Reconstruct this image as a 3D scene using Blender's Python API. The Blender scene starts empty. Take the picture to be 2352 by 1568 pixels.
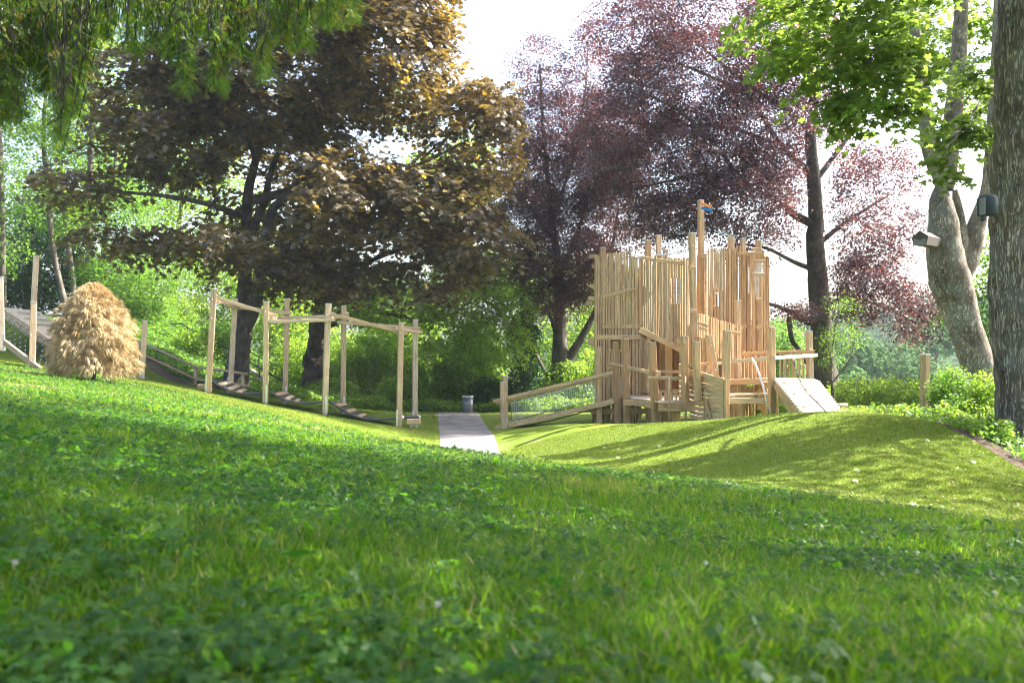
import bpy, math, random
import numpy as np
from mathutils import Vector, Matrix

# ------------------------------------------------------------------ camera, sky, sun, exposure
S = bpy.context.scene
COL = S.collection
CAMZ = 2.8
F = 1960.0            # focal length in photo units (photo treated as 2352 x 1568)
cam_d = bpy.data.cameras.new('camera'); cam = bpy.data.objects.new('camera', cam_d); COL.objects.link(cam)
cam.location = (0, 0, CAMZ); cam.rotation_euler = (math.radians(90), 0, 0)
cam_d.sensor_width = 36; cam_d.lens = 30; cam_d.clip_end = 6000; cam_d.clip_start = 0.05
cam_d.dof.use_dof = True; cam_d.dof.focus_distance = 24; cam_d.dof.aperture_fstop = 4.5
S.camera = cam
SUN_EL, SUN_AZ = math.radians(48), math.radians(20)      # azimuth measured from +X towards +Y
sdir = Vector((math.cos(SUN_EL)*math.cos(SUN_AZ), math.cos(SUN_EL)*math.sin(SUN_AZ), math.sin(SUN_EL)))
w = bpy.data.worlds.new('World'); S.world = w; w.use_nodes = True
nt = w.node_tree; nt.nodes.clear()
sky = nt.nodes.new('ShaderNodeTexSky'); sky.sky_type = 'NISHITA'; sky.sun_disc = False
sky.sun_elevation = SUN_EL; sky.sun_rotation = math.pi/2 - SUN_AZ
sky.air_density = 1.0; sky.dust_density = 4.0; sky.ozone_density = 1.0
bg = nt.nodes.new('ShaderNodeBackground'); bg.inputs[1].default_value = 0.125
wo = nt.nodes.new('ShaderNodeOutputWorld')
nt.links.new(sky.outputs[0], bg.inputs[0]); nt.links.new(bg.outputs[0], wo.inputs[0])
sl = bpy.data.lights.new('sun', 'SUN'); sl.energy = 5.0; sl.angle = math.radians(0.5); sl.color = (1, .95, .86)
so = bpy.data.objects.new('sun', sl); COL.objects.link(so); so.location = (0, 0, 40)
so.rotation_euler = sdir.to_track_quat('Z', 'Y').to_euler()
S.view_settings.view_transform = 'Standard'; S.view_settings.look = 'None'
S.view_settings.exposure = 2.3; S.view_settings.gamma = 1
S.cycles.pixel_filter_type = 'BLACKMAN_HARRIS'; S.cycles.filter_width = 1.05
S.cycles.max_bounces = 7; S.cycles.diffuse_bounces = 3; S.cycles.glossy_bounces = 2
S.cycles.transmission_bounces = 4; S.cycles.transparent_max_bounces = 4; S.cycles.volume_bounces = 0
S.cycles.sample_clamp_indirect = 4; S.cycles.use_denoising = True
S.cycles.use_adaptive_sampling = True; S.cycles.adaptive_threshold = 0.02

rnd = random.Random(7)
R = np.random.default_rng(11)

# ------------------------------------------------------------------ photo coordinates to world points
def P(x, y, D):
    return Vector(((x-1176)/F*D, D, CAMZ+(784-y)/F*D))
def zf(x0, y0, s):
    return lambda x, y, D: P(x0+s*x, y0+s*y, D)
z1 = zf(1292, 430.7, .2563); z2 = zf(1292, 717.8, .1831); z3 = zf(1550.4, 717.8, .1831)
z4 = zf(1091, 803.9, .1831); z5 = zf(430.7, 631.6, .2442); z6 = zf(0, 545.5, .2197)
z7 = zf(1837.5, 574.2, .3296); z8 = zf(2009.7, 172.3, .293); z9 = zf(401.9, 344.5, .3906)

# ------------------------------------------------------------------ terrain height
CP = []
def cp(*a):
    for (x, y, D) in a:
        v = P(x, y, D); CP.append((v.x, v.y, v.z))
cp((1176,1568,1.2),(0,1568,1.15),(2352,1568,1.25),(0,1150,2.3),(0,1000,4.5),(0,905,10.5),(0,872,15),(0,840,22),
   (330,1150,2.9),(330,985,7),(330,925,13.5),(330,884,21.5),(-300,860,12),(-300,800,22),
   (700,1100,4.5),(700,1000,9.5),(600,945,18.3),(480,918,20.5),(850,1000,12.8),(1176,1200,3.6),(1176,1090,7),(1000,1036,11),(1150,1052,9.5),
   (1500,1300,2.6),(1500,1105,7.3),(1800,1300,2.9),(1800,1143,6.9),(2100,1182,6.4),(2352,1219,5.9),(2352,1350,3),(2750,1290,5.2),
   (483,903,24.2),(528,905,26),(610,928,24.6),(654,927,26.8),(746,953,24.8),(787,950,27),(915,981,25.1),(953,980,27),
   (850,1003,20),(930,1030,19.5),(1008,1000,24.6),(1005,948,31.6),(1012,1038,21.9),(1098,950,31.5),(1150,1048,21.5),(1060,1060,20),(1060,948,34),
   (1118,985,26.4),(650,917,29),(800,937,30.5),(480,893,27.5),(400,885,27),(330,872,26),
   (1165,985,26),(1250,980,23.5),(1366,977,22.6),(1500,975,21),(1650,966,18.3),(1750,958,17),(1900,951,15.3),(2050,957,13.7),(2130,972,12.8),(2200,1003,12),(2352,1088,10.4),
   (1200,1052,18),(1350,1040,17),(1350,1075,14),(1600,1040,14),(1600,1100,10.5),(1900,1020,11.8),(1900,1140,8.7),(2150,1080,9.8),(2150,1165,8),(2352,1150,8.6),(2352,1205,7.2),(1500,1090,11.5),
   (2250,985,14.5),(2352,1020,13),(2200,962,17),(2100,955,18),(2352,985,17),(2700,1050,12),
   (0,722,31),(60,835,23.5),(100,762,30),(200,850,24),(250,812,29),(330,846,29),(-300,705,32),(-250,775,26),
   (430,752,40),(560,850,36),(640,906,33.5),(330,738,42),(200,745,42),(0,742,42),(780,925,36),(560,905,29),(420,845,32))
CP += [(0,-3,2.7),(-6,-3,3.3),(6,-3,1.9),(-12,4,3.3),(10,3,.9),(14,8,.6),(0,38,-.1),(-6,44,-.6),(5,36,-.1),(10,34,-.8),(3.5,29,.25),(7,28,.3),(7.5,24,.35),(4,25,.3),(9,26,.3),
       (12,30,-.8),(14,22,.6),(0,60,-7),(20,60,-10),(-20,60,-2),(-35,40,4),(-35,60,2.5),(20,40,-5),(35,30,-5),(35,60,-14),(40,10,-1),(-30,10,4),(-40,80,-2),(0,85,-17),(40,85,-24),(-30,-10,5),(30,-10,-1)]
CP = np.array(CP)
def _rbf(d): return np.sqrt(d*d+0.5)
_d = np.hypot(CP[:,None,0]-CP[None,:,0], CP[:,None,1]-CP[None,:,1])
_n = len(CP)
_A = np.zeros((_n+3, _n+3)); _A[:_n,:_n] = _rbf(_d)+np.eye(_n)*-0.02
_A[:_n,_n] = 1; _A[:_n,_n+1:] = CP[:,:2]; _A[_n,:_n] = 1; _A[_n+1:,:_n] = CP[:,:2].T
_w = np.linalg.solve(_A, np.r_[CP[:,2], 0, 0, 0])
def H(x, y):
    x = np.asarray(x, float); y = np.asarray(y, float); sh = x.shape
    x = x.ravel(); y = y.ravel(); out = np.empty_like(x)
    for i in range(0, len(x), 50000):
        a, b = x[i:i+50000], y[i:i+50000]
        out[i:i+50000] = _rbf(np.hypot(a[:,None]-CP[:,0], b[:,None]-CP[:,1]))@_w[:_n]+_w[_n]+_w[_n+1]*a+_w[_n+2]*b
    return out.reshape(sh)
def Hs(x, y): return float(H(np.array([x]), np.array([y]))[0])

# ------------------------------------------------------------------ tagging and mesh helpers
def tag(o, label=None, cat=None, group=None, kind=None):
    if label: o['label'] = label
    if cat: o['category'] = cat
    if group: o['group'] = group
    if kind: o['kind'] = kind
    return o
def thing(name, label, cat, loc=(0,0,0), group=None):
    o = bpy.data.objects.new(name, None); COL.objects.link(o); o.location = loc; o.empty_display_size = .2
    return tag(o, label, cat, group)
def link(o, parent):
    COL.objects.link(o)
    if parent is not None:
        o.parent = parent
        q = parent; off = Vector((0,0,0))
        while q is not None:
            off += q.location; q = q.parent
        o.location = -off
    return o
def np_mesh(name, V, loops, starts, mat, parent=None, attr=None, uv=None, smooth=False):
    me = bpy.data.meshes.new(name)
    V = np.asarray(V, np.float32); loops = np.asarray(loops, np.int32); starts = np.asarray(starts, np.int32)
    me.vertices.add(len(V)); me.vertices.foreach_set('co', V.ravel())
    me.loops.add(len(loops)); me.loops.foreach_set('vertex_index', loops)
    me.polygons.add(len(starts)); me.polygons.foreach_set('loop_start', starts)
    me.update(calc_edges=True)
    if attr is not None:
        a = me.attributes.new('rnd', 'FLOAT', 'POINT'); a.data.foreach_set('value', np.asarray(attr, np.float32))
    if uv is not None:
        u = me.uv_layers.new(name='UVMap'); u.data.foreach_set('uv', np.asarray(uv, np.float32)[loops].ravel())
    if smooth:
        me.polygons.foreach_set('use_smooth', np.ones(len(starts), bool))
    me.materials.append(mat)
    o = bpy.data.objects.new(name, me)
    return link(o, parent)

class MB:
    """collects boards, bars and tubes into one mesh"""
    def __init__(s): s.v = []; s.f = []; s.uv = []; s.r = []; s.sm = []
    def add(s, vs, fs, uvs=None, r=None, smooth=False):
        n = len(s.v); r = rnd.random() if r is None else r
        s.v += [tuple(a) for a in vs]; s.uv += uvs or [(0, 0)]*len(vs); s.r += [r]*len(vs)
        s.f += [[n+i for i in f] for f in fs]; s.sm += [smooth]*len(fs)
    def beam(s, p, q, w, h, up=None, ch=.006, r=None, yaw=0):
        """chamfered timber from p to q; w across, h along 'up'"""
        p = Vector(p); q = Vector(q); d = (q-p); L = d.length; d.normalize()
        up = Vector(up) if up else (Vector((0,0,1)) if abs(d.z) < .8 else Vector((0,-1,0)))
        if yaw: up = Matrix.Rotation(yaw, 3, 'Z') @ up
        a = d.cross(up).normalized(); b = a.cross(d).normalized()
        ch = min(ch, w*.3, h*.3); hw, hh = w/2, h/2
        pr = [(-hw+ch,-hh),(hw-ch,-hh),(hw,-hh+ch),(hw,hh-ch),(hw-ch,hh),(-hw+ch,hh),(-hw,hh-ch),(-hw,-hh+ch)]
        per = [0, w, w, w+h, w+h, 2*w+h, 2*w+h, 2*w+2*h]
        o = rnd.random()*50
        vs = []; uv = []
        for e, base in ((0, p), (1, q)):
            for k, (x, y) in enumerate(pr):
                vs.append(base+a*x+b*y); uv.append((o+e*L, o*3+per[k]))
        fs = [(k, (k+1) % 8, 8+(k+1) % 8, 8+k) for k in range(8)] + [tuple(range(7,-1,-1)), tuple(range(8,16))]
        s.add(vs, fs, uv, r)
    def post(s, p, q, w, yaw=.3, **k):
        s.beam(p, q, w, w, up=(math.sin(yaw), -math.cos(yaw), 0), ch=.012, **k)
    def tube(s, pts, rad, n=8, r=None, cap=True):
        pts = [Vector(p) for p in pts]; m = len(pts)
        rad = [rad]*m if not isinstance(rad, (list, tuple)) else rad
        vs = []; uv = []; ref = None; L = 0
        for i, p in enumerate(pts):
            d = (pts[min(i+1, m-1)]-pts[max(i-1, 0)]).normalized()
            if ref is None: ref = d.orthogonal().normalized()
            ref = (ref-d*ref.dot(d)).normalized(); b = d.cross(ref)
            if i: L += (p-pts[i-1]).length
            for k in range(n):
                t = 2*math.pi*k/n
                vs.append(p+(ref*math.cos(t)+b*math.sin(t))*rad[i]); uv.append((L, t*rad[i]))
        fs = [(i*n+k, i*n+(k+1) % n, (i+1)*n+(k+1) % n, (i+1)*n+k) for i in range(m-1) for k in range(n)]
        if cap: fs += [tuple(range(n-1,-1,-1)), tuple(range((m-1)*n, m*n))]
        s.add(vs, fs, uv, r, True)
    def box(s, c, sx, sy, sz, yaw=0, ch=.006):
        c = Vector(c); s.beam(c-Vector((0,0,sz/2)), c+Vector((0,0,sz/2)), sx, sy, up=(-math.sin(yaw), math.cos(yaw), 0), ch=ch)
    def build(s, name, mat, parent=None):
        loops = [i for f in s.f for i in f]; st = np.cumsum([0]+[len(f) for f in s.f[:-1]])
        o = np_mesh(name, s.v, loops, st, mat, parent, s.r, s.uv)
        o.data.polygons.foreach_set('use_smooth', s.sm)
        return o

# ------------------------------------------------------------------ materials
def mat(name):
    m = bpy.data.materials.new(name); m.use_nodes = True; m.node_tree.nodes.clear(); return m, m.node_tree.nodes, m.node_tree.links
def N(ns, t, **k):
    n = ns.new(t)
    for a, b in k.items():
        if a[0] == 'i' and a[1:].isdigit(): n.inputs[int(a[1:])].default_value = b
        else: setattr(n, a, b)
    return n
def ramp(ns, stops):
    r = ns.new('ShaderNodeValToRGB'); e = r.color_ramp.elements
    while len(e) < len(stops): e.new(.5)
    for k, (p, c) in enumerate(stops): e[k].position = p; e[k].color = (*c, 1) if len(c) == 3 else c
    return r
def out(ns, ls, sh, disp=None):
    o = ns.new('ShaderNodeOutputMaterial'); ls.new(sh, o.inputs[0])
def wood_mat(name, stops, rough=.75, grain=.35):
    m, n, l = mat(name)
    uv = N(n, 'ShaderNodeUVMap'); mp = N(n, 'ShaderNodeMapping'); mp.inputs['Scale'].default_value = (1.2, 22, 1)
    l.new(uv.outputs[0], mp.inputs[0])
    no = N(n, 'ShaderNodeTexNoise'); no.inputs['Scale'].default_value = 2.2; no.inputs['Detail'].default_value = 6; no.inputs['Roughness'].default_value = .65
    l.new(mp.outputs[0], no.inputs['Vector'])
    mp2 = N(n, 'ShaderNodeMapping'); mp2.inputs['Scale'].default_value = (1.0, 3, 1); l.new(uv.outputs[0], mp2.inputs[0])
    n2 = N(n, 'ShaderNodeTexNoise'); n2.inputs['Scale'].default_value = 1.3; n2.inputs['Detail'].default_value = 3; l.new(mp2.outputs[0], n2.inputs['Vector'])
    at = N(n, 'ShaderNodeAttribute', attribute_name='rnd')
    r = ramp(n, stops); l.new(at.outputs['Fac'], r.inputs[0])
    mr = N(n, 'ShaderNodeMapRange'); mr.inputs[3].default_value = 1-grain; mr.inputs[4].default_value = 1+grain*.6
    mr.inputs[1].default_value = .3; mr.inputs[2].default_value = .7
    l.new(no.outputs[0], mr.inputs[0])
    mr2 = N(n, 'ShaderNodeMapRange'); mr2.inputs[3].default_value = .82; mr2.inputs[4].default_value = 1.12
    mr2.inputs[1].default_value = .3; mr2.inputs[2].default_value = .7
    l.new(n2.outputs[0], mr2.inputs[0])
    mu = N(n, 'ShaderNodeMath', operation='MULTIPLY'); l.new(mr.outputs[0], mu.inputs[0]); l.new(mr2.outputs[0], mu.inputs[1])
    # sparse knots
    mp3 = N(n, 'ShaderNodeMapping'); mp3.inputs['Scale'].default_value = (2.2, 9, 1); l.new(uv.outputs[0], mp3.inputs[0])
    vo = N(n, 'ShaderNodeTexVoronoi'); vo.inputs['Scale'].default_value = 1; l.new(mp3.outputs[0], vo.inputs['Vector'])
    kr = N(n, 'ShaderNodeMapRange'); kr.inputs[1].default_value = .05; kr.inputs[2].default_value = .12; kr.inputs[3].default_value = .55; kr.inputs[4].default_value = 1
    l.new(vo.outputs['Distance'], kr.inputs[0])
    mu3 = N(n, 'ShaderNodeMath', operation='MULTIPLY'); l.new(mu.outputs[0], mu3.inputs[0]); l.new(kr.outputs[0], mu3.inputs[1])
    mp4 = N(n, 'ShaderNodeMapping'); mp4.inputs['Scale'].default_value = (.9, 26, 1); l.new(uv.outputs[0], mp4.inputs[0])
    n5 = N(n, 'ShaderNodeTexNoise'); n5.inputs['Scale'].default_value = 1; n5.inputs['Detail'].default_value = 2; l.new(mp4.outputs[0], n5.inputs['Vector'])
    ck = N(n, 'ShaderNodeMapRange'); ck.inputs[1].default_value = .30; ck.inputs[2].default_value = .36; ck.inputs[3].default_value = .45; ck.inputs[4].default_value = 1; l.new(n5.outputs[0], ck.inputs[0])
    mu5 = N(n, 'ShaderNodeMath', operation='MULTIPLY'); l.new(mu3.outputs[0], mu5.inputs[0]); l.new(ck.outputs[0], mu5.inputs[1]); mu3 = mu5
    vm = N(n, 'ShaderNodeVectorMath', operation='SCALE'); l.new(r.outputs[0], vm.inputs[0]); l.new(mu3.outputs[0], vm.inputs['Scale'])
    p = N(n, 'ShaderNodeBsdfPrincipled'); p.inputs['Roughness'].default_value = rough; l.new(vm.outputs[0], p.inputs['Base Color'])
    p.inputs['Specular IOR Level'].default_value = .3
    b = N(n, 'ShaderNodeBump'); b.inputs['Strength'].default_value = .35; b.inputs['Distance'].default_value = .004; l.new(no.outputs[0], b.inputs['Height']); l.new(b.outputs[0], p.inputs['Normal'])
    out(n, l, p.outputs[0]); return m
def leaf_mat(name, stops, tstops, tf=.45, rough=.45, spec=.4):
    m, n, l = mat(name)
    at = N(n, 'ShaderNodeAttribute', attribute_name='rnd')
    r = ramp(n, stops); l.new(at.outputs['Fac'], r.inputs[0])
    t = ramp(n, tstops); l.new(at.outputs['Fac'], t.inputs[0])
    p = N(n, 'ShaderNodeBsdfPrincipled'); p.inputs['Roughness'].default_value = rough; p.inputs['Specular IOR Level'].default_value = spec
    l.new(r.outputs[0], p.inputs['Base Color'])
    tr = N(n, 'ShaderNodeBsdfTranslucent'); l.new(t.outputs[0], tr.inputs[0])
    mx = N(n, 'ShaderNodeMixShader'); mx.inputs[0].default_value = tf
    l.new(p.outputs[0], mx.inputs[1]); l.new(tr.outputs[0], mx.inputs[2]); out(n, l, mx.outputs[0]); return m
def bark_mat(name, stops, scale=1.0, stretch=.25, bump=.03, moss=None):
    m, n, l = mat(name)
    tc = N(n, 'ShaderNodeNewGeometry'); mp = N(n, 'ShaderNodeMapping'); mp.inputs['Scale'].default_value = (scale*9, scale*9, scale*9*stretch)
    l.new(tc.outputs['Position'], mp.inputs[0])
    no = N(n, 'ShaderNodeTexNoise'); no.inputs['Scale'].default_value = 1; no.inputs['Detail'].default_value = 7; no.inputs['Roughness'].default_value = .7; no.inputs['Distortion'].default_value = .6
    l.new(mp.outputs[0], no.inputs['Vector'])
    vo = N(n, 'ShaderNodeTexVoronoi', feature='DISTANCE_TO_EDGE'); vo.inputs['Scale'].default_value = 2.0
    mxv = N(n, 'ShaderNodeVectorMath', operation='ADD'); sc = N(n, 'ShaderNodeVectorMath', operation='SCALE'); sc.inputs['Scale'].default_value = 2.6
    l.new(no.outputs['Color'], sc.inputs[0]); l.new(mp.outputs[0], mxv.inputs[0]); l.new(sc.outputs[0], mxv.inputs[1]); l.new(mxv.outputs[0], vo.inputs['Vector'])
    cr = N(n, 'ShaderNodeMapRange'); cr.inputs[1].default_value = 0; cr.inputs[2].default_value = .16; cr.inputs[3].default_value = 0; cr.inputs[4].default_value = 1
    l.new(vo.outputs['Distance'], cr.inputs[0])
    r = ramp(n, stops)
    n3 = N(n, 'ShaderNodeTexNoise'); n3.inputs['Scale'].default_value = 2.3; n3.inputs['Detail'].default_value = 4; l.new(tc.outputs['Position'], n3.inputs['Vector'])
    ad = N(n, 'ShaderNodeMath', operation='ADD'); l.new(no.outputs[0], ad.inputs[0]); l.new(n3.outputs[0], ad.inputs[1])
    hf = N(n, 'ShaderNodeMath', operation='MULTIPLY'); hf.inputs[1].default_value = .5; l.new(ad.outputs[0], hf.inputs[0]); l.new(hf.outputs[0], r.inputs[0])
    mc = N(n, 'ShaderNodeMapRange'); mc.inputs[3].default_value = .80; mc.inputs[4].default_value = 1; l.new(cr.outputs[0], mc.inputs[0])
    vm = N(n, 'ShaderNodeVectorMath', operation='SCALE'); l.new(r.outputs[0], vm.inputs[0]); l.new(mc.outputs[0], vm.inputs['Scale'])
    col = vm.outputs[0]
    if moss:
        n4 = N(n, 'ShaderNodeTexNoise'); n4.inputs['Scale'].default_value = 3.5; n4.inputs['Detail'].default_value = 6; l.new(tc.outputs['Position'], n4.inputs['Vector'])
        mm = N(n, 'ShaderNodeMapRange'); mm.inputs[1].default_value = .52; mm.inputs[2].default_value = .62; mm.inputs[4].default_value = .7; l.new(n4.outputs[0], mm.inputs[0])
        mi = N(n, 'ShaderNodeMix', data_type='RGBA'); l.new(mm.outputs[0], mi.inputs[0]); l.new(col, mi.inputs[6]); mi.inputs[7].default_value = (*moss, 1); col = mi.outputs[2]
    p = N(n, 'ShaderNodeBsdfPrincipled'); p.inputs['Roughness'].default_value = .9; p.inputs['Specular IOR Level'].default_value = .2; l.new(col, p.inputs['Base Color'])
    hm = N(n, 'ShaderNodeMath', operation='MULTIPLY_ADD'); hm.inputs[1].default_value = .6; l.new(no.outputs[0], hm.inputs[0]); l.new(cr.outputs[0], hm.inputs[2])
    b = N(n, 'ShaderNodeBump'); b.inputs['Strength'].default_value = 1; b.inputs['Distance'].default_value = bump; l.new(hm.outputs[0], b.inputs['Height']); l.new(b.outputs[0], p.inputs['Normal'])
    out(n, l, p.outputs[0]); return m
def plain(name, c, rough=.5, metal=0, bump=0, bs=200, var=.0):
    m, n, l = mat(name)
    p = N(n, 'ShaderNodeBsdfPrincipled'); p.inputs['Base Color'].default_value = (*c, 1); p.inputs['Roughness'].default_value = rough; p.inputs['Metallic'].default_value = metal
    g = N(n, 'ShaderNodeNewGeometry'); no = N(n, 'ShaderNodeTexNoise'); no.inputs['Scale'].default_value = bs; no.inputs['Detail'].default_value = 3; l.new(g.outputs['Position'], no.inputs['Vector'])
    mr = N(n, 'ShaderNodeMapRange'); mr.inputs[1].default_value = .3; mr.inputs[2].default_value = .7; mr.inputs[3].default_value = 1-max(var, .06); mr.inputs[4].default_value = 1+max(var, .06); l.new(no.outputs[0], mr.inputs[0])
    vm = N(n, 'ShaderNodeVectorMath', operation='SCALE'); vm.inputs[0].default_value = c; l.new(mr.outputs[0], vm.inputs['Scale']); l.new(vm.outputs[0], p.inputs['Base Color'])
    if bump:
        b = N(n, 'ShaderNodeBump'); b.inputs['Distance'].default_value = bump; l.new(no.outputs[0], b.inputs['Height']); l.new(b.outputs[0], p.inputs['Normal'])
    out(n, l, p.outputs[0]); return m
def ground_mat(name, stops, s1, s2, bump=.02, rough=.95, sb=60, patch=None):
    m, n, l = mat(name)
    g = N(n, 'ShaderNodeNewGeometry')
    a = N(n, 'ShaderNodeTexNoise'); a.inputs['Scale'].default_value = s1; a.inputs['Detail'].default_value = 5; l.new(g.outputs['Position'], a.inputs['Vector'])
    b = N(n, 'ShaderNodeTexNoise'); b.inputs['Scale'].default_value = s2; b.inputs['Detail'].default_value = 5; b.inputs['Roughness'].default_value = .75; l.new(g.outputs['Position'], b.inputs['Vector'])
    mx = N(n, 'ShaderNodeMath', operation='MULTIPLY_ADD'); mx.inputs[1].default_value = .45; l.new(a.outputs[0], mx.inputs[0])
    m2 = N(n, 'ShaderNodeMath', operation='MULTIPLY'); m2.inputs[1].default_value = .55; l.new(b.outputs[0], m2.inputs[0]); l.new(m2.outputs[0], mx.inputs[2])
    r = ramp(n, stops); l.new(mx.outputs[0], r.inputs[0])
    col = r.outputs[0]
    if patch:
        c = N(n, 'ShaderNodeTexNoise'); c.inputs['Scale'].default_value = patch[1]; c.inputs['Detail'].default_value = 6; l.new(g.outputs['Position'], c.inputs['Vector'])
        mm = N(n, 'ShaderNodeMapRange'); mm.inputs[1].default_value = patch[2]; mm.inputs[2].default_value = patch[3]; mm.inputs[4].default_value = patch[4]; l.new(c.outputs[0], mm.inputs[0])
        mi = N(n, 'ShaderNodeMix', data_type='RGBA'); l.new(mm.outputs[0], mi.inputs[0]); l.new(col, mi.inputs[6]); mi.inputs[7].default_value = (*patch[0], 1); col = mi.outputs[2]
    p = N(n, 'ShaderNodeBsdfPrincipled'); p.inputs['Roughness'].default_value = rough; p.inputs['Specular IOR Level'].default_value = .25; l.new(col, p.inputs['Base Color'])
    bn = N(n, 'ShaderNodeTexNoise'); bn.inputs['Scale'].default_value = sb; bn.inputs['Detail'].default_value = 4; l.new(g.outputs['Position'], bn.inputs['Vector'])
    bu = N(n, 'ShaderNodeBump'); bu.inputs['Distance'].default_value = bump; l.new(bn.outputs[0], bu.inputs['Height']); l.new(bu.outputs[0], p.inputs['Normal'])
    out(n, l, p.outputs[0]); return m

WOOD = wood_mat('larch_wood', [(0,(.43,.26,.135)),(.3,(.52,.335,.178)),(.6,(.60,.40,.222)),(.85,(.51,.34,.19)),(1,(.50,.375,.24))], grain=.45)
WOOD_G = wood_mat('weathered_wood', [(0,(.40,.27,.165)),(.5,(.52,.37,.235)),(1,(.50,.40,.29))], grain=.45)
WOOD_P = wood_mat('pale_deck_wood', [(0,(.55,.43,.31)),(.5,(.62,.50,.37)),(1,(.57,.48,.38))])
STEEL = plain('galvanised_steel', (.62,.64,.66), .38, .85, bs=40, var=.12)
STEEL_D = plain('dark_painted_steel', (.035,.04,.045), .45, .3)
BIN = plain('brushed_bin_steel', (.20,.21,.22), .42, .7, bs=30, var=.1)
RUB = plain('black_rubber', (.035,.035,.04), .6, bump=.001, bs=90, var=.25)
ROPE_M = plain('dark_rope', (.03,.03,.04), .8)
WIRE = plain('bright_wire', (.62,.62,.6), .4, .6)
ORANGE = plain('orange_paint', (.75,.24,.04), .45); BLUE = plain('blue_paint', (.0,.16,.50), .45)
STONE = plain('stair_stone', (.34,.28,.20), .9, bump=.01, bs=20, var=.25)
BRIGHT = plain('bright_plastic', (.75,.75,.73), .5)
BOXD = plain('dark_nest_box', (.03,.045,.055), .7, bump=.004, bs=60, var=.3)
BOXB = plain('brown_nest_box', (.085,.065,.055), .8, bump=.004, bs=60, var=.2)
BOXF = plain('grey_nest_front', (.20,.19,.18), .8, bs=30, var=.1)
GR = (.030,.075,.012)
GROUND_M = ground_mat('lawn_soil', [(.3,(.020,.030,.010)),(.5,(.035,.060,.014)),(.7,(.07,.075,.03))], .6, 30, .02)
TURF_M = ground_mat('turf', [(.32,(.06,.105,.006)),(.5,(.12,.175,.010)),(.68,(.21,.25,.025))], .5, 160, .006, sb=260,
                    patch=((.26,.22,.12), .7, .60, .72, .45))
PATH_M = ground_mat('path_gravel', [(.35,(.14,.13,.125)),(.5,(.23,.21,.20)),(.65,(.36,.335,.315))], 1.6, 70, .004, sb=200)
MULCH_M = ground_mat('bark_mulch', [(.35,(.03,.02,.014)),(.5,(.075,.05,.036)),(.68,(.17,.12,.09))], 3, 45, .04, sb=45)
HILL_M = ground_mat('hill_ground', [(.3,(.03,.06,.02)),(.7,(.07,.11,.03))], .05, .6, .3, sb=2)

# ------------------------------------------------------------------ ground, turf, path
def grid(name, X, Y, Z, m, smooth=True, kind='structure', flip=False):
    a, b = X.shape
    V = np.stack([X, Y, Z], -1).reshape(-1, 3)
    i = np.arange(a*b).reshape(a, b)
    q = np.stack([i[:-1,:-1], i[:-1,1:], i[1:,1:], i[1:,:-1]], -1).reshape(-1, 4)
    if flip: q = q[:, ::-1]
    o = np_mesh(name, V, q.ravel(), np.arange(0, q.size, 4), m, smooth=smooth)
    return tag(o, kind=kind)
gx = np.concatenate([np.array([-1500,-700,-300,-150,-90,-60,-45]), np.linspace(-34, 30, 170), np.array([38,48,65,100,170,300,700,1500])])
gy = np.concatenate([np.array([-700,-200,-60,-25]), np.linspace(-12, 50, 190), np.array([54,59,65,72,80,95,120,160,240,400,800,1500,3000])])
GX, GY = np.meshgrid(gx, gy)
cx = np.clip(GX, -42, 42); cy = np.clip(GY, -12, 85)
GZ = H(cx, cy)
far = np.clip((np.hypot(GX-cx, GY-cy))/150, 0, 1); GZ = GZ*(1-far)+(-26)*far
GZ -= .03
ground = grid('ground', GX, GY, GZ, GROUND_M)

def curve(pts):
    a = np.array(pts, float)
    def f(x):
        y = 0
        for o in (-24,-12,0,12,24): y = y+np.interp(np.asarray(x)+o, a[:,0], a[:,1])
        return y/5
    return f
LAWN_END = curve([(-600,25),(-300,24),(0,23),(150,22.6),(330,22.3),(480,20.5),(600,18.5),(850,14),(1000,12.5),(1150,10.8),(1500,8.6),(1800,7.8),(2100,7.1),(2352,6.5),(2800,5.9),(3200,5.5)])
TURF_END = curve([(-600,34),(0,33.5),(330,29.5),(400,27.8),(480,27.6),(650,29),(800,30.8),(950,32.2),(1100,33),(1366,31),(1700,30),(1800,24),(1900,18.6),(1980,16.8),(2050,15),(2120,13.3),(2200,12.2),(2352,10.5),(2700,8.9),(3200,8)])
px = np.linspace(-600, 3100, 420); tt = np.linspace(0, 1, 120)
Dm = LAWN_END(px)[None,:]*(1-tt[:,None])+TURF_END(px)[None,:]*tt[:,None]
TX = (px[None,:]-1176)/F*Dm
turf = grid('turf', TX, Dm, H(TX, Dm)+.012, TURF_M)
# path
pl = [(-1.62,20.0),(-1.83,21.9),(-2.29,26.7),(-2.76,31.6),(-2.9,33.2)]; pr_ = [(-.10,19.8),(-.28,21.4),(-.77,26.7),(-1.25,31.5),(-1.4,33.2)]
pa = np.array(pl); pb = np.array(pr_); ts = np.linspace(0, 1, 60); k = np.linspace(0, 1, 10)
ax_ = np.interp(ts*4, range(5), pa[:,0]); ay_ = np.interp(ts*4, range(5), pa[:,1]); bx_ = np.interp(ts*4, range(5), pb[:,0]); by_ = np.interp(ts*4, range(5), pb[:,1])
PX = ax_[:,None]*(1-k)+bx_[:,None]*k; PY = ay_[:,None]*(1-k)+by_[:,None]*k
PZ = H(PX, PY); PZ = PZ[:, :1]*(1-k)+PZ[:, -1:]*k   # crossfall stays straight
PZ = np.maximum(PZ, H(PX, PY))+.024
grid('path', PX, PY, PZ, PATH_M, flip=False)
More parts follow.
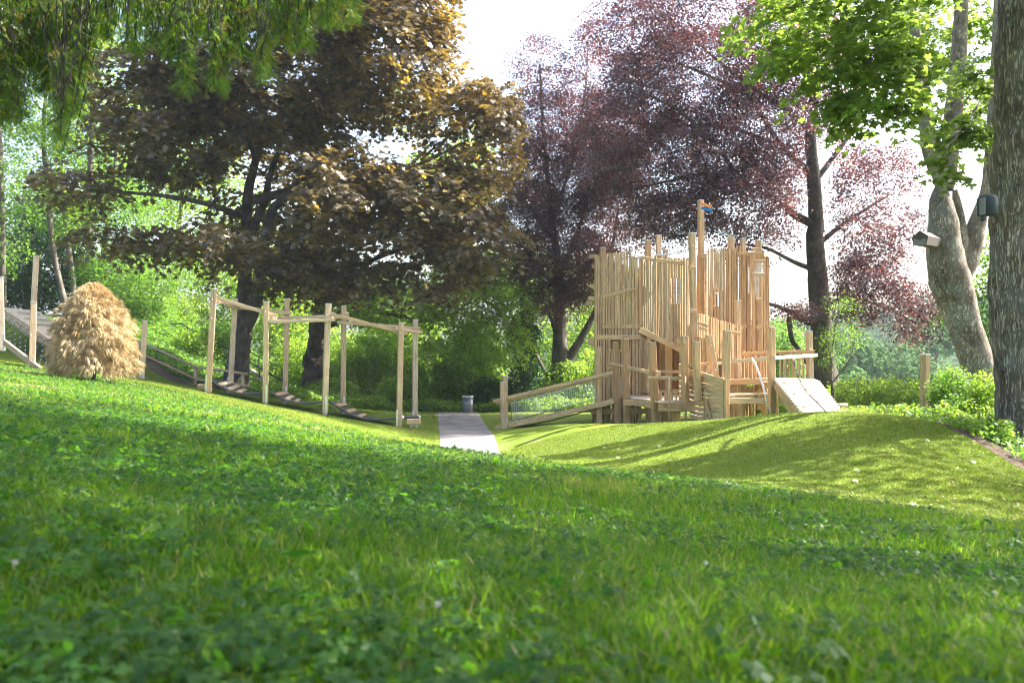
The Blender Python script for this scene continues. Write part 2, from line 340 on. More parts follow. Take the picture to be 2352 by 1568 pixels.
# mulch strips
def strip(name, f0, f1, x0, x1, m, off=.02, n=60, k=8):
    xs = np.linspace(x0, x1, n); t = np.linspace(0, 1, k)
    D = np.array(f0(xs))[None,:]*(1-t[:,None])+np.array(f1(xs))[None,:]*t[:,None]
    X = (xs[None,:]-1176)/F*D
    return grid(name, X, D, H(X, D)+off, m)
strip('mulch_bed', lambda x: TURF_END(x)-.02, lambda x: TURF_END(x)+np.interp(x, [2050,2200,3000], [.22,.5,.7]), 2050, 3000, MULCH_M)
strip('mulch_slope', lambda x: TURF_END(x)-.02, lambda x: TURF_END(x)+np.interp(x, [330,420,600], [2.2,1.6,.8]), 330, 600, MULCH_M)
#%%PART2
# ------------------------------------------------------------------ timber helpers
def cap_of(parent, p, w, yaw=.3):
    b = MB(); p = Vector(p); b.post(p-Vector((0,0,.004)), p+Vector((0,0,.014)), w+.012, yaw); return b.build('cap', STEEL, parent)
def bolts(parent, pts, r=.014):
    for p in pts:
        b = MB(); p = Vector(p); b.tube([p+Vector((0,.01,0)), p+Vector((0,-.008,0)), p+Vector((0,-.016,0))], [r, r, r*.5], 8); b.build('bolt', STEEL, parent)
def wpost(parent, top, bot, w=.14, yaw=.3, m=None, name='post', cap=True, bolt=()):
    b = MB(); b.post(bot, top, w, yaw); o = b.build(name, m or WOOD, parent)
    if cap: cap_of(o, top, w, yaw)
    if bolt:
        bolts(o, [Vector(top).lerp(Vector(bot), t)+Vector((0,-w*.62,0)) for t in bolt])
    return o
def wbeam(parent, p, q, w=.06, h=.1, m=None, name='beam', **k):
    b = MB(); b.beam(p, q, w, h, **k); return b.build(name, m or WOOD, parent)
def panel(parent, name, zt, D0, D1, x0, x1, top, bot, pitch=.098, th=.045, jit=.06, m=None, holes=(), gap=.021, slant=.006, jb=.02, smooth_top=False):
    """row of upright boards between two px columns of zoom zt; top and bot are px profiles"""
    b = MB(); tx = [a for a, _ in top]; ty = [c for _, c in top]; bx = [a for a, _ in bot]; by = [c for _, c in bot]
    A = zt(x0, 0, D0); B = zt(x1, 0, D1); A.z = B.z = 0
    L = (B-A).length; s = 0; nrm = (B-A).cross(Vector((0,0,1))).normalized()
    if nrm.y > 0: nrm = -nrm
    while s < L-.03:
        wd = pitch*rnd.uniform(.72, 1.18); wd = min(wd, L-s)
        c = A.lerp(B, (s+wd/2)/L)
        t = (s+wd/2)/L; X = x0+(x1-x0)*t; D = D0+(D1-D0)*t
        zt_ = zt(X, float(np.interp(X, tx, ty)), D).z+rnd.uniform(-jit, jit); zb = zt(X, float(np.interp(X, bx, by)), D).z+rnd.uniform(-jb, jb)
        sx = (B-A).normalized()*rnd.gauss(0, slant)*(zt_-zb)*.5
        o = nrm*rnd.uniform(0, .03)
        segs = [(zb, zt_)]
        for (hx0, hx1, hy0, hy1) in holes:
            if hx0 <= X <= hx1:
                za, zb2 = zt(X, hy1, D).z, zt(X, hy0, D).z
                segs = [(a, c2) for (a0, c0) in segs for (a, c2) in ((a0, min(c0, za)), (max(a0, zb2), c0)) if c2-a > .05]
        for (a, c2) in segs:
            if c2-a < .05: continue
            pa_ = c+o-sx*(1-(a-zb)/(zt_-zb)); pb_ = c+o+sx*((c2-zb)/(zt_-zb))
            b.beam((pa_.x, pa_.y, a), (pb_.x, pb_.y, c2), wd-gap, th, up=nrm, ch=.006)
        s += wd
    return b.build(name, m or WOOD, parent)
def wires(parent, name, quad, nu, nv, r=.0045, m=None, frame=0, crimp=.004):
    a, b_, c, d = [Vector(q) for q in quad]   # corners: bottom-left, bottom-right, top-right, top-left
    b = MB(); nn = (b_-a).cross(d-a).normalized()
    def line(p, q, ph):
        n_ = 12; pts = [p.lerp(q, i/n_)+nn*crimp*(1 if (i+ph) % 2 else -1) for i in range(n_+1)]
        b.tube(pts, r, 4, cap=False)
    for i in range(1, nu): line(a.lerp(b_, i/nu), d.lerp(c, i/nu), i)
    for i in range(1, nv): line(a.lerp(d, i/nv), b_.lerp(c, i/nv), i)
    o = b.build(name, m or WIRE, parent)
    if frame:
        f = MB(); f.tube([a, b_, c, d, a], frame, 8); f.build('frame', STEEL, o)
    return o
V3 = Vector
# ------------------------------------------------------------------ play tower
TW = thing('play_tower', 'tall larch wood play tower of upright slats with flag mast, deck and ramps', 'play tower', (4.5, 25, .3))
# --- upper walls
panel(TW, 'wall_panel', z1, 26.2, 25.6, 292, 702, [(292,600),(390,610),(480,590),(560,580),(650,605),(702,640)], [(292,2080),(702,2080)], holes=[(440,520,1365,1480)])
panel(TW, 'wall_panel', z1, 25.4, 24.2, 704, 1140, [(704,655),(760,640),(850,625),(940,610),(1000,650),(1080,645),(1140,625)], [(704,1290),(1050,1440),(1140,1480)], pitch=.092, holes=[(988,1064,812,1042)])
panel(TW, 'wall_panel', z1, 25.0, 25.35, 1296, 1842, [(1296,560),(1350,535),(1400,580),(1500,545),(1560,535),(1650,560),(1720,600),(1842,575)], [(1296,1360),(1500,1480),(1842,1490)], holes=[(1352,1412,945,1065),(1726,1790,670,765),(1730,1765,790,985)])
panel(TW, 'wall_panel', z1, 26.0, 26.6, 1206, 1290, [(1206,590),(1290,620)], [(1206,1480),(1290,1480)], pitch=.12)
# extra lower boards right of left wall and the rear enclosure
panel(TW, 'wall_panel', z2, 25.5, 25.1, 985, 1090, [(985,290),(1090,345)], [(985,1010),(1090,1010)], pitch=.085)
panel(TW, 'wall_panel', z2, 26.6, 26.6, 1345, 1475, [(1345,350),(1475,450)], [(1345,1000),(1475,1000)], pitch=.12)
panel(TW, 'rear_wall', z1, 28.2, 28.2, 300, 830, [(300,700),(830,700)], [(300,1950),(830,1950)], pitch=.1, gap=.006)
panel(TW, 'rear_wall', z1, 27.9, 27.6, 835, 1280, [(835,650),(1280,640)], [(835,1900),(1280,1950)], pitch=.11, gap=.006)
panel(TW, 'rear_wall', z1, 27.7, 27.4, 1300, 1835, [(1300,950),(1835,950)], [(1300,1900),(1835,1700)], pitch=.13, gap=.03)
panel(TW, 'side_wall', z1, 25.5, 27.6, 1838, 1815, [(1800,640),(1838,640)][::1], [(1800,1600),(1838,1600)], pitch=.12)  # right side added to keep sun out of the tower interior
panel(TW, 'side_wall', z1, 26.2, 28.2, 290, 350, [(290,640),(350,640)], [(290,1950),(350,1950)], pitch=.12)  # left side added too, so less light passes through
# roof edge / upper floors
def slab(name, pts, th, m=None, parent=None):
    pts = [V3(p) for p in pts]; b = MB(); n_ = len(pts); dn = V3((0,0,th))
    b.add(pts+[p-dn for p in pts], [tuple(range(n_)), tuple(range(2*n_-1, n_-1, -1))]+[(i, i+n_, (i+1) % n_+n_, (i+1) % n_) for i in range(n_)], [(p.x, p.y) for p in pts]*2)
    return b.build(name, m or WOOD, parent or TW)
slab('upper_floor', [(2.75,26.0,3.3),(6.1,24.7,3.3),(7.9,25.8,3.3),(7.9,27.4,3.3),(3.0,28,3.3)], .1)  # spread across the whole tower to shade the inside
slab('lower_shade_floor', [(2.75,26.35,1.35),(4.2,25.75,1.35),(7.9,25.9,1.35),(7.9,27.4,1.35),(3.0,28,1.35)], .1)  # inner floor added to darken the tower interior
slab('roof_sheet', [z1(690,615,25.9), z1(1110,570,25.5), z1(1110,572,27.2), z1(690,617,27.8)], .04, STEEL)
slab('roof_sheet', [z1(1270,575,26.2), z1(1420,562,26.2), z1(1420,562,27.4), z1(1270,575,27.4)], .04, STEEL)
# posts through the roof
for (x, yt, yb, D, wd) in [(360,540,2060,26.45,.15),(767,476,2010,25.75,.16),(862,430,1900,26.4,.15),(922,558,1900,27.9,.15),
                           (1510,443,2000,25.3,.15),(1617,458,1900,26.6,.15),(1756,476,1990,24.95,.15)]:
    wpost(TW, z1(x, yt, D), z1(x+4, yb, D), wd, yaw=.15)
wpost(TW, z1(1158,410,23.9), z1(1178,1340,23.9), .16, bolt=(.12,.35)); wpost(TW, z1(1238,118,25.2), z1(1250,1900,25.2), .15, name='mast_post')
fl = wbeam(TW, z1(1245,145,25.08), z1(1330,175,24.9), .03, .085, ORANGE, 'flag_board'); tag(fl, 'orange painted flag board')
fl = wbeam(TW, z1(1247,182,25.08), z1(1333,207,24.9), .03, .085, BLUE, 'flag_board'); tag(fl, 'blue painted flag board')
# boards nailed over the slats
for (a, b_, D, h) in [((372,972),(658,905),25.55,.08),((310,1342),(700,1340),25.5,.14),((690,1272),(1056,1452),24.15,.16),((835,650),(1092,680),24.3,.11),((700,625),(860,655),25.1,.1),
                      ((1338,918),(1446,935),25.5,.11),((1340,1078),(1452,1084),25.5,.11),((1572,594),(1785,594),24.7,.09),((1690,552),(1765,556),24.6,.09),((1710,658),(1818,662),24.35,.09),((1695,774),(1806,778),24.35,.09),((1732,998),(1788,998),24.35,.08),((1742,1262),(1828,1200),24.3,.1),
                      ((1138,722),(1196,726),23.75,.11),((1142,1108),(1204,1114),23.75,.12),((1146,1145),(1215,1160),23.85,.08),((1228,605),(1292,610),25.0,.11),((1210,1210),(1300,1240),22.85,.085),((1216,1256),(1300,1278),22.85,.075),((1525,1250),(1615,1270),23.8,.09),((1500,1290),(1592,1310),23.45,.085),
                      ((392,600),(484,605),26.3,.09),((1020,1376),(1056,1380),24.0,.11)]:
    wbeam(TW, z1(*a, D), z1(*b_, D), .035, h, name='cross_board')
for (y, xl) in [(616,246),(704,274),(880,260),(992,242),(1036,222),(1362,238),(1395,240)]:
    wbeam(TW, z1(xl, y, 26.6), z1(xl+55, y+2, 26.3), .1, .13, name='stub_board')
wbeam(TW, z1(1800,598,24.9), z1(1868,600,25.4), .06, .13, name='stub_board')
for (y, l) in [(478,(578,748)),(625,(565,628)),(690,(565,636))]:
    wbeam(TW, z2(l[0], y, 25.3), z2(l[1], y, 25.3), .04, .07, name='stub_board')
# window grilles and frames
wires(TW, 'window_grille', [z1(986,1044,24.75), z1(1066,1044,24.5), z1(1066,812,24.5), z1(986,812,24.75)], 8, 20)
wires(TW, 'window_grille', [z1(1726,766,24.75), z1(1790,766,24.6), z1(1790,670,24.6), z1(1726,670,24.75)], 8, 11)
wires(TW, 'window_grille', [z1(1728,986,24.75), z1(1766,986,24.65), z1(1766,790,24.65), z1(1728,790,24.75)], 5, 20)
wbeam(TW, z1(1346,1070,25.55), z1(1346,930,25.55), .1, .04, name='window_frame', up=(0,-1,0)); wbeam(TW, z1(1430,1070,25.4), z1(1430,930,25.4), .19, .04, name='window_frame', up=(0,-1,0))
# lit sloping palisades in front
panel(TW, 'palisade', z1, 22.9, 23.5, 1208, 1470, [(1208,1125),(1270,1140),(1330,1165),(1400,1185),(1470,1205)], [(1208,1345),(1290,1350),(1300,1360),(1350,1440),(1365,1530),(1470,1530)], pitch=.088, jit=.015)
panel(TW, 'palisade', z1, 23.5, 23.75, 1472, 1600, [(1472,1205),(1600,1250)], [(1472,1530),(1600,1535)], pitch=.088, jit=.015)
panel(TW, 'palisade', z2, 22.9, 22.9, 1582, 1850, [(1582,310),(1640,300),(1700,330),(1850,300)], [(1582,680),(1850,760)], pitch=.085, jit=.02)
panel(TW, 'palisade', z2, 23.6, 23.4, 1110, 1470, [(1110,990),(1470,1000)], [(1110,1400),(1470,1400)], pitch=.16, gap=.07, jit=.02)
wbeam(TW, z1(1370,1533,23.35), z1(1600,1536,23.85), .06, .06, name='rail')
# lower posts
wpost(TW, z2(462,437,25.2), z2(462,1400,25.2), .13, bolt=(.96,)); wpost(TW, z2(430,1240,25.9), z2(420,1405,25.9), .2, cap=False)
wpost(TW, z2(664,370,25.0), z2(693,1402,25.0), .155, bolt=(.36,.7,.96)); wpost(TW, z2(786,332,24.7), z2(807,1396,24.7), .155, bolt=(.97,))
wpost(TW, z2(1119,374,23.2), z2(1170,1384,23.2), .18, bolt=(.72,.97)); wpost(TW, z2(2066,232,21.6), z2(2036,1338,21.6), .17, yaw=.2)
wpost(TW, z2(1526,300,22.6), z2(1540,1100,22.6), .17, bolt=(.1,)); wpost(TW, z2(1678,372,22.0), z2(1700,1100,22.0), .155)
wpost(TW, z2(1834,287,22.4), z2(1932,900,22.4), .16, bolt=(.2,.7)); wpost(TW, z1(1568,1015,24.0), z1(1570,1990,24.0), .155)
wpost(TW, z3(1206,188,21.6), z3(1216,1310,21.6), .155, bolt=(.35,.64,.82)); wpost(TW, z3(1678,237,23.6), z3(1700,1100,23.6), .15, bolt=(.26,))
wpost(TW, z3(795,640,23.8), z3(795,1330,23.8), .15, cap=False)
for x, D in [(1240,26.2),(1310,26.0),(1085,24.8)]:
    wpost(TW, z2(x, 200 if x > 1100 else 1165, D), z2(x, 1400, D), .24 if x > 1100 else .16, cap=False, name='inner_post')
for x in (870, 960, 1270, 1720): wpost(TW, z2(x, 1165, 25.6), z2(x, 1395, 25.6), .1, cap=False, name='inner_post')
wbeam(TW, z2(985,1250,24.9), z2(945,1400,24.9), .08, .06, name='brace')
wbeam(TW, z2(360,1240,25.6), z2(1060,1235,25.0), .1, .16, name='floor_beam')
# rails
for (a, b_, D0, D1, h, wd) in [((825,688),(1095,748),24.55,23.2,.09,.05),((1076,822),(1648,822),22.9,22.7,.095,.06),((1190,740),(1465,738),25.4,25.2,.08,.05),((838,680),(590,640),24.6,24.9,.06,.05)]:
    wbeam(TW, z2(*a, D0), z2(*b_, D1), wd, h, name='rail')
for (x, y, D, s_) in [(843,758,24.5,.07),(1196,758,23.0,.1),(1074,910,24.9,.12),(1670,838,22.6,.12)]:
    b = MB(); b.box(z2(x, y, D), s_, .2, s_*1.15); b.build('peg', WOOD, TW)
wbeam(TW, z2(1575,668,22.2), z2(1835,640,22.1), .05, .08, name='rail'); wbeam(TW, z3(510,637,22.6), z3(1162,572,21.9), .055, .095, name='rail', m=WOOD_P)
wbeam(TW, z3(1248,567,21.5), z3(1780,533,22.9), .055, .09, name='rail', m=WOOD_P); wbeam(TW, z3(825,514,24.2), z3(1160,508,23.8), .06, .085, name='rail'); wbeam(TW, z3(1250,500,23.7), z3(1750,486,23.5), .06, .075, name='rail')
panel(TW, 'railing', z3, 24.2, 23.8, 836, 1160, [(836,484),(1160,484)], [(836,822),(1160,822)], pitch=.12, gap=.03, jit=.02)
panel(TW, 'railing', z3, 23.75, 23.6, 1296, 1640, [(1296,470),(1640,465)], [(1296,815),(1640,825)], pitch=.12, gap=.045, jit=.02)
wbeam(TW, z3(683,866,23.2), z3(1165,862,22.6), .06, .16, name='floor_beam'); slab('deck', [z3(683,835,23.2), z3(1165,826,22.6), z3(1165,815,26), z3(683,820,26)], .05)
for i, s_ in enumerate([(1145,895)]):
    b = MB(); b.box(z3(*s_, 22.4), .16, .3, .13); b.build('peg', WOOD, TW)
panel(TW, 'under_boards', z3, 24.4, 24.0, 836, 1165, [(836,922),(1165,918)], [(836,1012),(1165,1012)], pitch=.1, gap=.03, jit=.01)
panel(TW, 'under_boards', z3, 24.2, 24.0, 836, 1010, [(836,1135),(1010,1135)], [(836,1315),(1010,1300)], pitch=.11, gap=.03, jit=.01, jb=.12)
wbeam(TW, z3(678,1026,22.6), z3(1165,1022,22.4), .2, .045, name='bench_board', m=WOOD_P); wbeam(TW, z3(680,1106,22.4), z3(1150,1102,22.3), .05, .15, name='rail', m=WOOD_P)
wbeam(TW, z3(680,1050,22.9), z3(905,1050,22.8), .05, .08, name='rail')
for x in (716, 958): b = MB(); b.box(z3(x, 1060, 22.5), .11, .2, .13); b.build('peg', WOOD_P, TW)
wbeam(TW, z3(1000,1020,23.2), z3(1165,985,22.9), .05, .12, name='rail')
wpost(TW, z3(1130,930,23.6), z3(1130,1310,23.6), .17, cap=False, name='inner_post'); wpost(TW, z3(735,930,24.4), z3(735,1330,24.4), .14, cap=False, name='inner_post')
# platform in front
fr = [z2(838,1028,24.5), z2(1115,1106,23.3), z2(1200,1114,23.0), z2(1692,1112,22.7), z2(1460,1004,25.6), z2(845,1020,25.9)]
zz = sum(p.z for p in fr[1:4])/3; fr = [V3((p.x, p.y, zz)) for p in fr]
fr[0] = V3((z2(838,0,24.7).x, 24.7, zz)); fr[4] = V3((z2(1460,0,25.7).x, 25.7, zz)); fr[5] = V3((z2(845,0,25.9).x, 25.9, zz))
# planked deck: boards run left to right
b = MB()
ymin, ymax = 22.75, 25.9; y = ymin
while y < ymax:
    t = (y+.06-ymin)/(ymax-ymin); xl = np.interp(y+.06, [22.75,23.3,24.7], [fr[2].x, fr[1].x, fr[0].x]); xr = np.interp(y+.06, [22.7,25.7], [fr[3].x, fr[4].x+.3])
    b.beam((xl, y+.06, zz-.02), (xr, y+.06, zz-.02), .115, .04, up=(0,0,1), ch=.004); y += .12
b.build('deck', WOOD_P, TW)
wbeam(TW, fr[0]-V3((0,.05,.13)), fr[1]-V3((0,.05,.13)), .05, .17, name='floor_beam'); wbeam(TW, fr[2]-V3((0,.06,.15)), fr[3]-V3((0,.06,.15)), .06, .22, name='floor_beam')
wbeam(TW, z2(765,1125,24.4), z2(1100,1140,24.4), .06, .17, name='floor_beam'); wbeam(TW, z2(720,1100,25.2), z2(1095,1150,25), .06, .2, name='floor_beam')
b = MB(); b.box(z2(1462,1140,22.55), .1, .06, .06); b.build('peg', WOOD, TW)
for x, y in ((1235,1170),(1680,1170)): b = MB(); b.box(z2(x, y, 22.6), .12, .1, .06); b.build('peg', WOOD, TW)
# ladder
LD = MB(); LD.tube([z2(1334,800,22.4), z2(1336,1100,22.4), z2(1342,1372,22.4)], .026, 8); LD.tube([z2(1538,798,22.4), z2(1542,1100,22.4), z2(1546,1372,22.4)], .026, 8)
lo = LD.build('ladder', WOOD, TW)
b = MB(); b.tube([z2(1340,1225,22.4), z2(1542,1225,22.4)], .022, 8); b.build('rung', WOOD, lo)
# curved board fence
b = MB()
for i in range(10):
    t = i/9
    yl = 675+i*66; yr = 862+i*52; ym = (yl+yr)/2+12+i*2
    pts = [(1468, yl, 23.6), (1610, yl*.66+yr*.34+10, 22.8), (1750, ym, 22.1), (1890, yl*.26+yr*.74+14, 21.6), (2022, yr, 21.35)]
    hh = .088+.035*rnd.random()+(.05 if i == 0 else 0)
    if i >= 8: pts = pts[1:] if i == 8 else pts[1:]
    V = [z2(*p) for p in pts]; n0 = len(pts)
    # smooth curve through points
    C_ = []
    for j in range(n0-1):
        p0, p1, p2, p3 = V[max(j-1,0)], V[j], V[j+1], V[min(j+2,n0-1)]
        for q in range(4):
            u = q/4; C_.append(.5*((2*p1)+(p2-p0)*u+(2*p0-5*p1+4*p2-p3)*u*u+(3*p1-p0-3*p2+p3)*u**3))
    C_.append(V[-1])
    vs = []; uv = []; L = rnd.random()*30
    for j, p in enumerate(C_):
        d = (C_[min(j+1, len(C_)-1)]-C_[max(j-1, 0)]); nn = V3((d.y, -d.x, 0)).normalized()*.022; L += .12
        wv = hh/2*(1+.06*math.sin(j*1.3+i))
        for (sa, sb) in ((1,-1),(1,1),(-1,1),(-1,-1)):
            vs.append(p+nn*sa+V3((0,0,wv*sb))); uv.append((L, sb*.05+i+sa*.02))
    fs = [(j*4+k, j*4+(k+1) % 4, j*4+4+(k+1) % 4, j*4+4+k) for j in range(len(C_)-1) for k in range(4)]+[(3,2,1,0), tuple(len(vs)-4+q for q in range(4))]
    b.add(vs, fs, uv)
b.build('board_fence', WOOD, TW)
wbeam(TW, z2(2038,838,21.3), z2(2038,1338,21.3), .05, .1, name='fence_post'); wbeam(TW, z2(2016,845,21.5), z2(2016,1336,21.5), .03, .1, name='fence_post')
wbeam(TW, z2(1786,962,21.75), z2(1775,1355,21.75), .04, .05, name='batten'); wbeam(TW, z2(1792,1112,21.7), z2(1862,1352,21.6), .05, .06, name='batten')
wbeam(TW, z2(1468,655,23.65), z2(1468,1060,23.65), .04, .05, name='batten')
wpost(TW, z2(1440,1240,23), z2(1440,1372,23), .14, cap=False); wpost(TW, z2(1385,1240,23.6), z2(1385,1372,23.6), .1, cap=False)
# steel slide pole
SP = MB(); SP.tube([z3(960,568,21.8), z3(985,610,21.75), z3(1022,680,21.7), z3(1058,780,21.6), z3(1092,880,21.5), z3(1120,980,21.45), z3(1145,1080,21.4), z3(1165,1180,21.4), z3(1185,1312,21.4)], .026, 10); SP.build('slide_pole', STEEL, TW)
# climbing ramp on the right
ra, rb, rc, rd = z3(1256,830,21.7), z3(1772,842,22.9), z3(2112,1285,19.2), z3(1640,1300,18.4)
CR = MB(); nb = 15
nrm = (rb-ra).cross(rd-ra).normalized(); nrm = nrm if nrm.z > 0 else -nrm
for i in range(nb):
    t0, t1 = i/nb, (i+1)/nb
    p, q = ra.lerp(rd, (t0+t1)/2), rb.lerp(rc, (t0+t1)/2)
    wd = (ra-rd).length/nb
    CR.beam(p, q, wd-.008, .04, up=nrm, ch=.004)
cr = CR.build('climbing_ramp', WOOD_P, TW)
b = MB(); b.beam(ra-nrm*.11, rd-nrm*.11, .07, .15, up=nrm); b.beam(rb-nrm*.11, rc-nrm*.11, .07, .15, up=nrm); b.build('ramp_beams', WOOD, cr)
def onramp(x, y):
    # intersect view ray with the ramp plane
    d = z3(x, y, 1.0)-V3((0,0,CAMZ)); o = V3((0,0,CAMZ)); t = (ra-o).dot(nrm)/d.dot(nrm); return o+d*t
for (x0, x1, y) in [(1350,1550,898),(1560,1745,870),(1640,1840,980),(1480,1672,1040),(1790,1990,1142),(1600,1805,1202)]:
    p, q = onramp(x0+10, y), onramp(x1, y+4); u = onramp(x0, y-16)
    b = MB(); b.beam(p+nrm*.035, q+nrm*.035, .05, .035, up=nrm); b.beam(u+nrm*.035, p+nrm*.035, .045, .034, up=nrm); b.build('foothold', WOOD, cr)
RP = MB(); rp_pts = [z3(1487,590,22.4), z3(1490,615,22.35), z3(1510,710,22.1), z3(1535,800,21.8)]+[onramp(*q)+nrm*.05 for q in ((1562,880),(1600,950),(1645,1015),(1700,1075),(1765,1135),(1825,1200),(1886,1272))]
RP.tube(rp_pts, .013, 8); ro = RP.build('climbing_rope', ROPE_M, TW)
b = MB(); b.tube([z3(1486,562,22.45), z3(1488,600,22.4)], .03, 8); b.build('rope_fitting', STEEL, ro)
# tube slide behind the ramp
b = MB()
sp = [z3(1285,1010,24.0), z3(1340,1045,23.6), z3(1420,1110,23.2), z3(1500,1185,22.8), z3(1560,1250,22.5)]
pts = []; n_ = 9
for p in sp:
    for k in range(n_):
        a = math.pi*(k/(n_-1)); pts.append(p+V3((0, math.cos(a)*.3, -math.sin(a)*.26)))
b.add(pts, [(i*n_+k, i*n_+k+1, (i+1)*n_+k+1, (i+1)*n_+k) for i in range(4) for k in range(n_-1)], None, None, True)
b.build('slide_trough', STEEL, TW)
wbeam(TW, z3(1268,945,22.6), z3(1286,1305,22.6), .05, .05, name='slide_support')
# back corner post and rail low
# ---- entry ramp (left)
E = lambda x, y, d=0: z4(x, y, np.interp(x, [240,1745], [26.2, 24.95])+d)
er = wbeam(TW, E(245,988), E(1745,640), .07, .155, name='entry_ramp')
wbeam(er, E(255,975,1.2), E(1700,650,1.2), .07, .15, name='ramp_beams')
b = MB()
for i in range(34):
    t = (i+.5)/34; p = E(270,955,.05).lerp(E(1740,610,.05), t); q = E(270,955,1.2).lerp(E(1740,610,1.2), t); b.beam(p-V3((0,0,.04)), q-V3((0,0,.04)), .125, .03, up=(0,0,1))
b.build('ramp_deck', WOOD_G, er)
bolts(er, [E(x, 988-(x-245)*.232, -.05) for x in (325,358,435,543,654,764,874,986,1097,1210,1320,1430,1542,1660)], .017)
for (p, q, d, h) in [((230,640),(1735,278),0,.1),((270,665),(1655,332),.1,.065),((400,640),(1700,330),1.2,.06)]:
    wbeam(TW, E(*p, d), E(*q, d), .06, h, name='handrail')
wires(TW, 'mesh_screen', [E(458,885,.05), E(1530,612,.05), E(1517,398,.05), E(450,662,.05)], 46, 10, r=.006, frame=.017)
for x, y in ((508,884),(988,765),(495,636)): b = MB(); b.box(E(x, y, .02), .03, .03, .05); b.build('bracket', STEEL, TW)
wpost(TW, z4(348,402,26.0), z4(360,1003,26.0), .16, bolt=(.34,.95)); wpost(TW, z4(374,327,27.4), z4(388,965,27.4), .145)
b = MB(); b.beam(z4(398,850,25.95), z4(400,1010,25.95), .03, .05, up=(0,-1,0)); b.build('foot_plate', STEEL, TW)
b = MB(); b.tube([E(700,935,.5), E(1000,872,.5), E(1300,790,.5), E(1500,735,.5), E(1745,668,.5)], .018, 6); b.build('drive_chain', STEEL_D, TW)
wires(TW, 'mesh_screen', [z4(1820,560,25.4), z4(1850,560,25.4), z4(1850,335,25.4), z4(1820,335,25.4)], 4, 20)
wbeam(TW, z4(1806,325,25.3), z4(1852,325,25.3), .05, .06, name='rail'); wbeam(TW, z4(1815,578,25.3), z4(1852,578,25.3), .05, .1, name='rail')

# ------------------------------------------------------------------ rubber mat bridge
MBR = thing('mat_bridge', 'wooden post frame with hanging black rubber mats stepping down the turf slope', 'swing bridge', (-6.4, 24.5, 1))
ps = [((250,136),(195,1108),24.0,.25),((448,228),(400,1125),26.2,.25),((741,252),(731,1215),24.4,.3),((937,226),(915,1218),26.6,.3),
      ((1324,272),(1290,1312),24.8,.4),((1470,295),(1462,1312),26.8,.3),((2010,448),(1988,1428),25.2,.3),((2143,420),(2138,1400),26.9,.3)]
for i, (t, bt, D, yw) in enumerate(ps):
    top, bo = z5(*t, D), z5(*bt, D)
    gz = Hs(bo.x, bo.y); bo.z = gz+(.06 if i in (2,3,4,5) else .02)
    o = wpost(MBR, top, bo, .155, yaw=yw, m=WOOD_G, bolt=(.1,.28) if i % 2 == 0 else (.3,))
    s_ = 1 if i in (2,3,4,5) else -1
    q = MB(); u = (top-bo).normalized(); off = V3((s_*.05, -.09, 0)); q.beam(bo+off-u*.08, bo+off+u*.5, .055, .012, up=(0,-1,0)); q.build('foot_plate', STEEL, o)
    q = MB(); q.tube([bo-V3((0,0,.12)), bo+V3((0,0,.01))], .06, 10); q.build('post_shoe', STEEL, o)
for (p, q, D0, D1) in [((272,214),(832,382),24.05,24.55),((250,240),(480,290),24.15,26.1),((368,292),(982,360),26.0,26.45),((745,402),(930,412),24.5,26.4),((765,440),(1388,420),24.35,24.7),((872,402),(1305,388),26.4,26.6),
                       ((1350,368),(2066,552),24.7,25.3),((1345,405),(1508,380),24.9,26.7),((1408,444),(2188,500),26.6,26.75),((1948,500),(2202,538),25.4,26.6)]:
    wbeam(MBR, z5(*p, D0), z5(*q, D1), .07, .095, m=WOOD_G)
def mat_strip(front, back, treads):
    b = MB(); Fp = [z5(x, y, D) for x, y, D in front]; Bp = [z5(x, y, D) for x, y, D in back]
    def cr_(V):
        o = []
        for j in range(len(V)-1):
            p0, p1, p2, p3 = V[max(j-1,0)], V[j], V[j+1], V[min(j+2,len(V)-1)]
            for q in range(5):
                u = q/5; o.append(.5*((2*p1)+(p2-p0)*u+(2*p0-5*p1+4*p2-p3)*u*u+(3*p1-p0-3*p2+p3)*u**3))
        return o+[V[-1]]
    Fc, Bc = cr_(Fp), cr_(Bp); n = len(Fc); d = V3((0,0,.018))
    vs = []
    for a, c in zip(Fc, Bc): vs += [a+d, c+d, c-d, a-d]
    fs = [(j*4+k, j*4+(k+1) % 4, j*4+4+(k+1) % 4, j*4+4+k) for j in range(n-1) for k in range(4)]+[(3,2,1,0), (n*4-4,n*4-3,n*4-2,n*4-1)]
    b.add(vs, fs, [(v.x, v.y) for v in vs]); mo = b.build('rubber_mat', RUB, MBR)
    for t in treads:
        i = min(int(t*(n-1)), n-2); u = (Fc[i+1]-Fc[i]).normalized()
        a, c = Fc[i].lerp(Bc[i], .04), Fc[i].lerp(Bc[i], .96); nn = u.cross(c-a).normalized(); nn = nn if nn.z > 0 else -nn
        q = MB(); q.beam(a+nn*.04, c+nn*.04, .13, .04, up=nn); q.build('tread_board', WOOD_G, mo)
mat_strip([(232,1002,24.1),(340,1068,24.2),(450,1108,24.3),(580,1122,24.35),(708,1108,24.4)], [(385,992,26.0),(440,1032,26.1),(520,1080,26.2),(610,1104,26.3),(740,1098,26.4)], (.16,.36,.56))
mat_strip([(770,1098,24.5),(880,1160,24.55),(1000,1198,24.6),(1130,1206,24.7),(1262,1198,24.8)], [(905,1098,26.5),(960,1130,26.5),(1030,1168,26.6),(1130,1192,26.6),(1270,1190,26.7)], (.15,.36,.56))
mat_strip([(1330,1192,24.9),(1450,1266,24.95),(1580,1332,25.0),(1750,1364,25.1),(1962,1352,25.2)], [(1450,1192,26.8),(1530,1248,26.8),(1640,1308,26.9),(1800,1350,26.9),(1985,1340,26.9)], (.16,.37,.56))
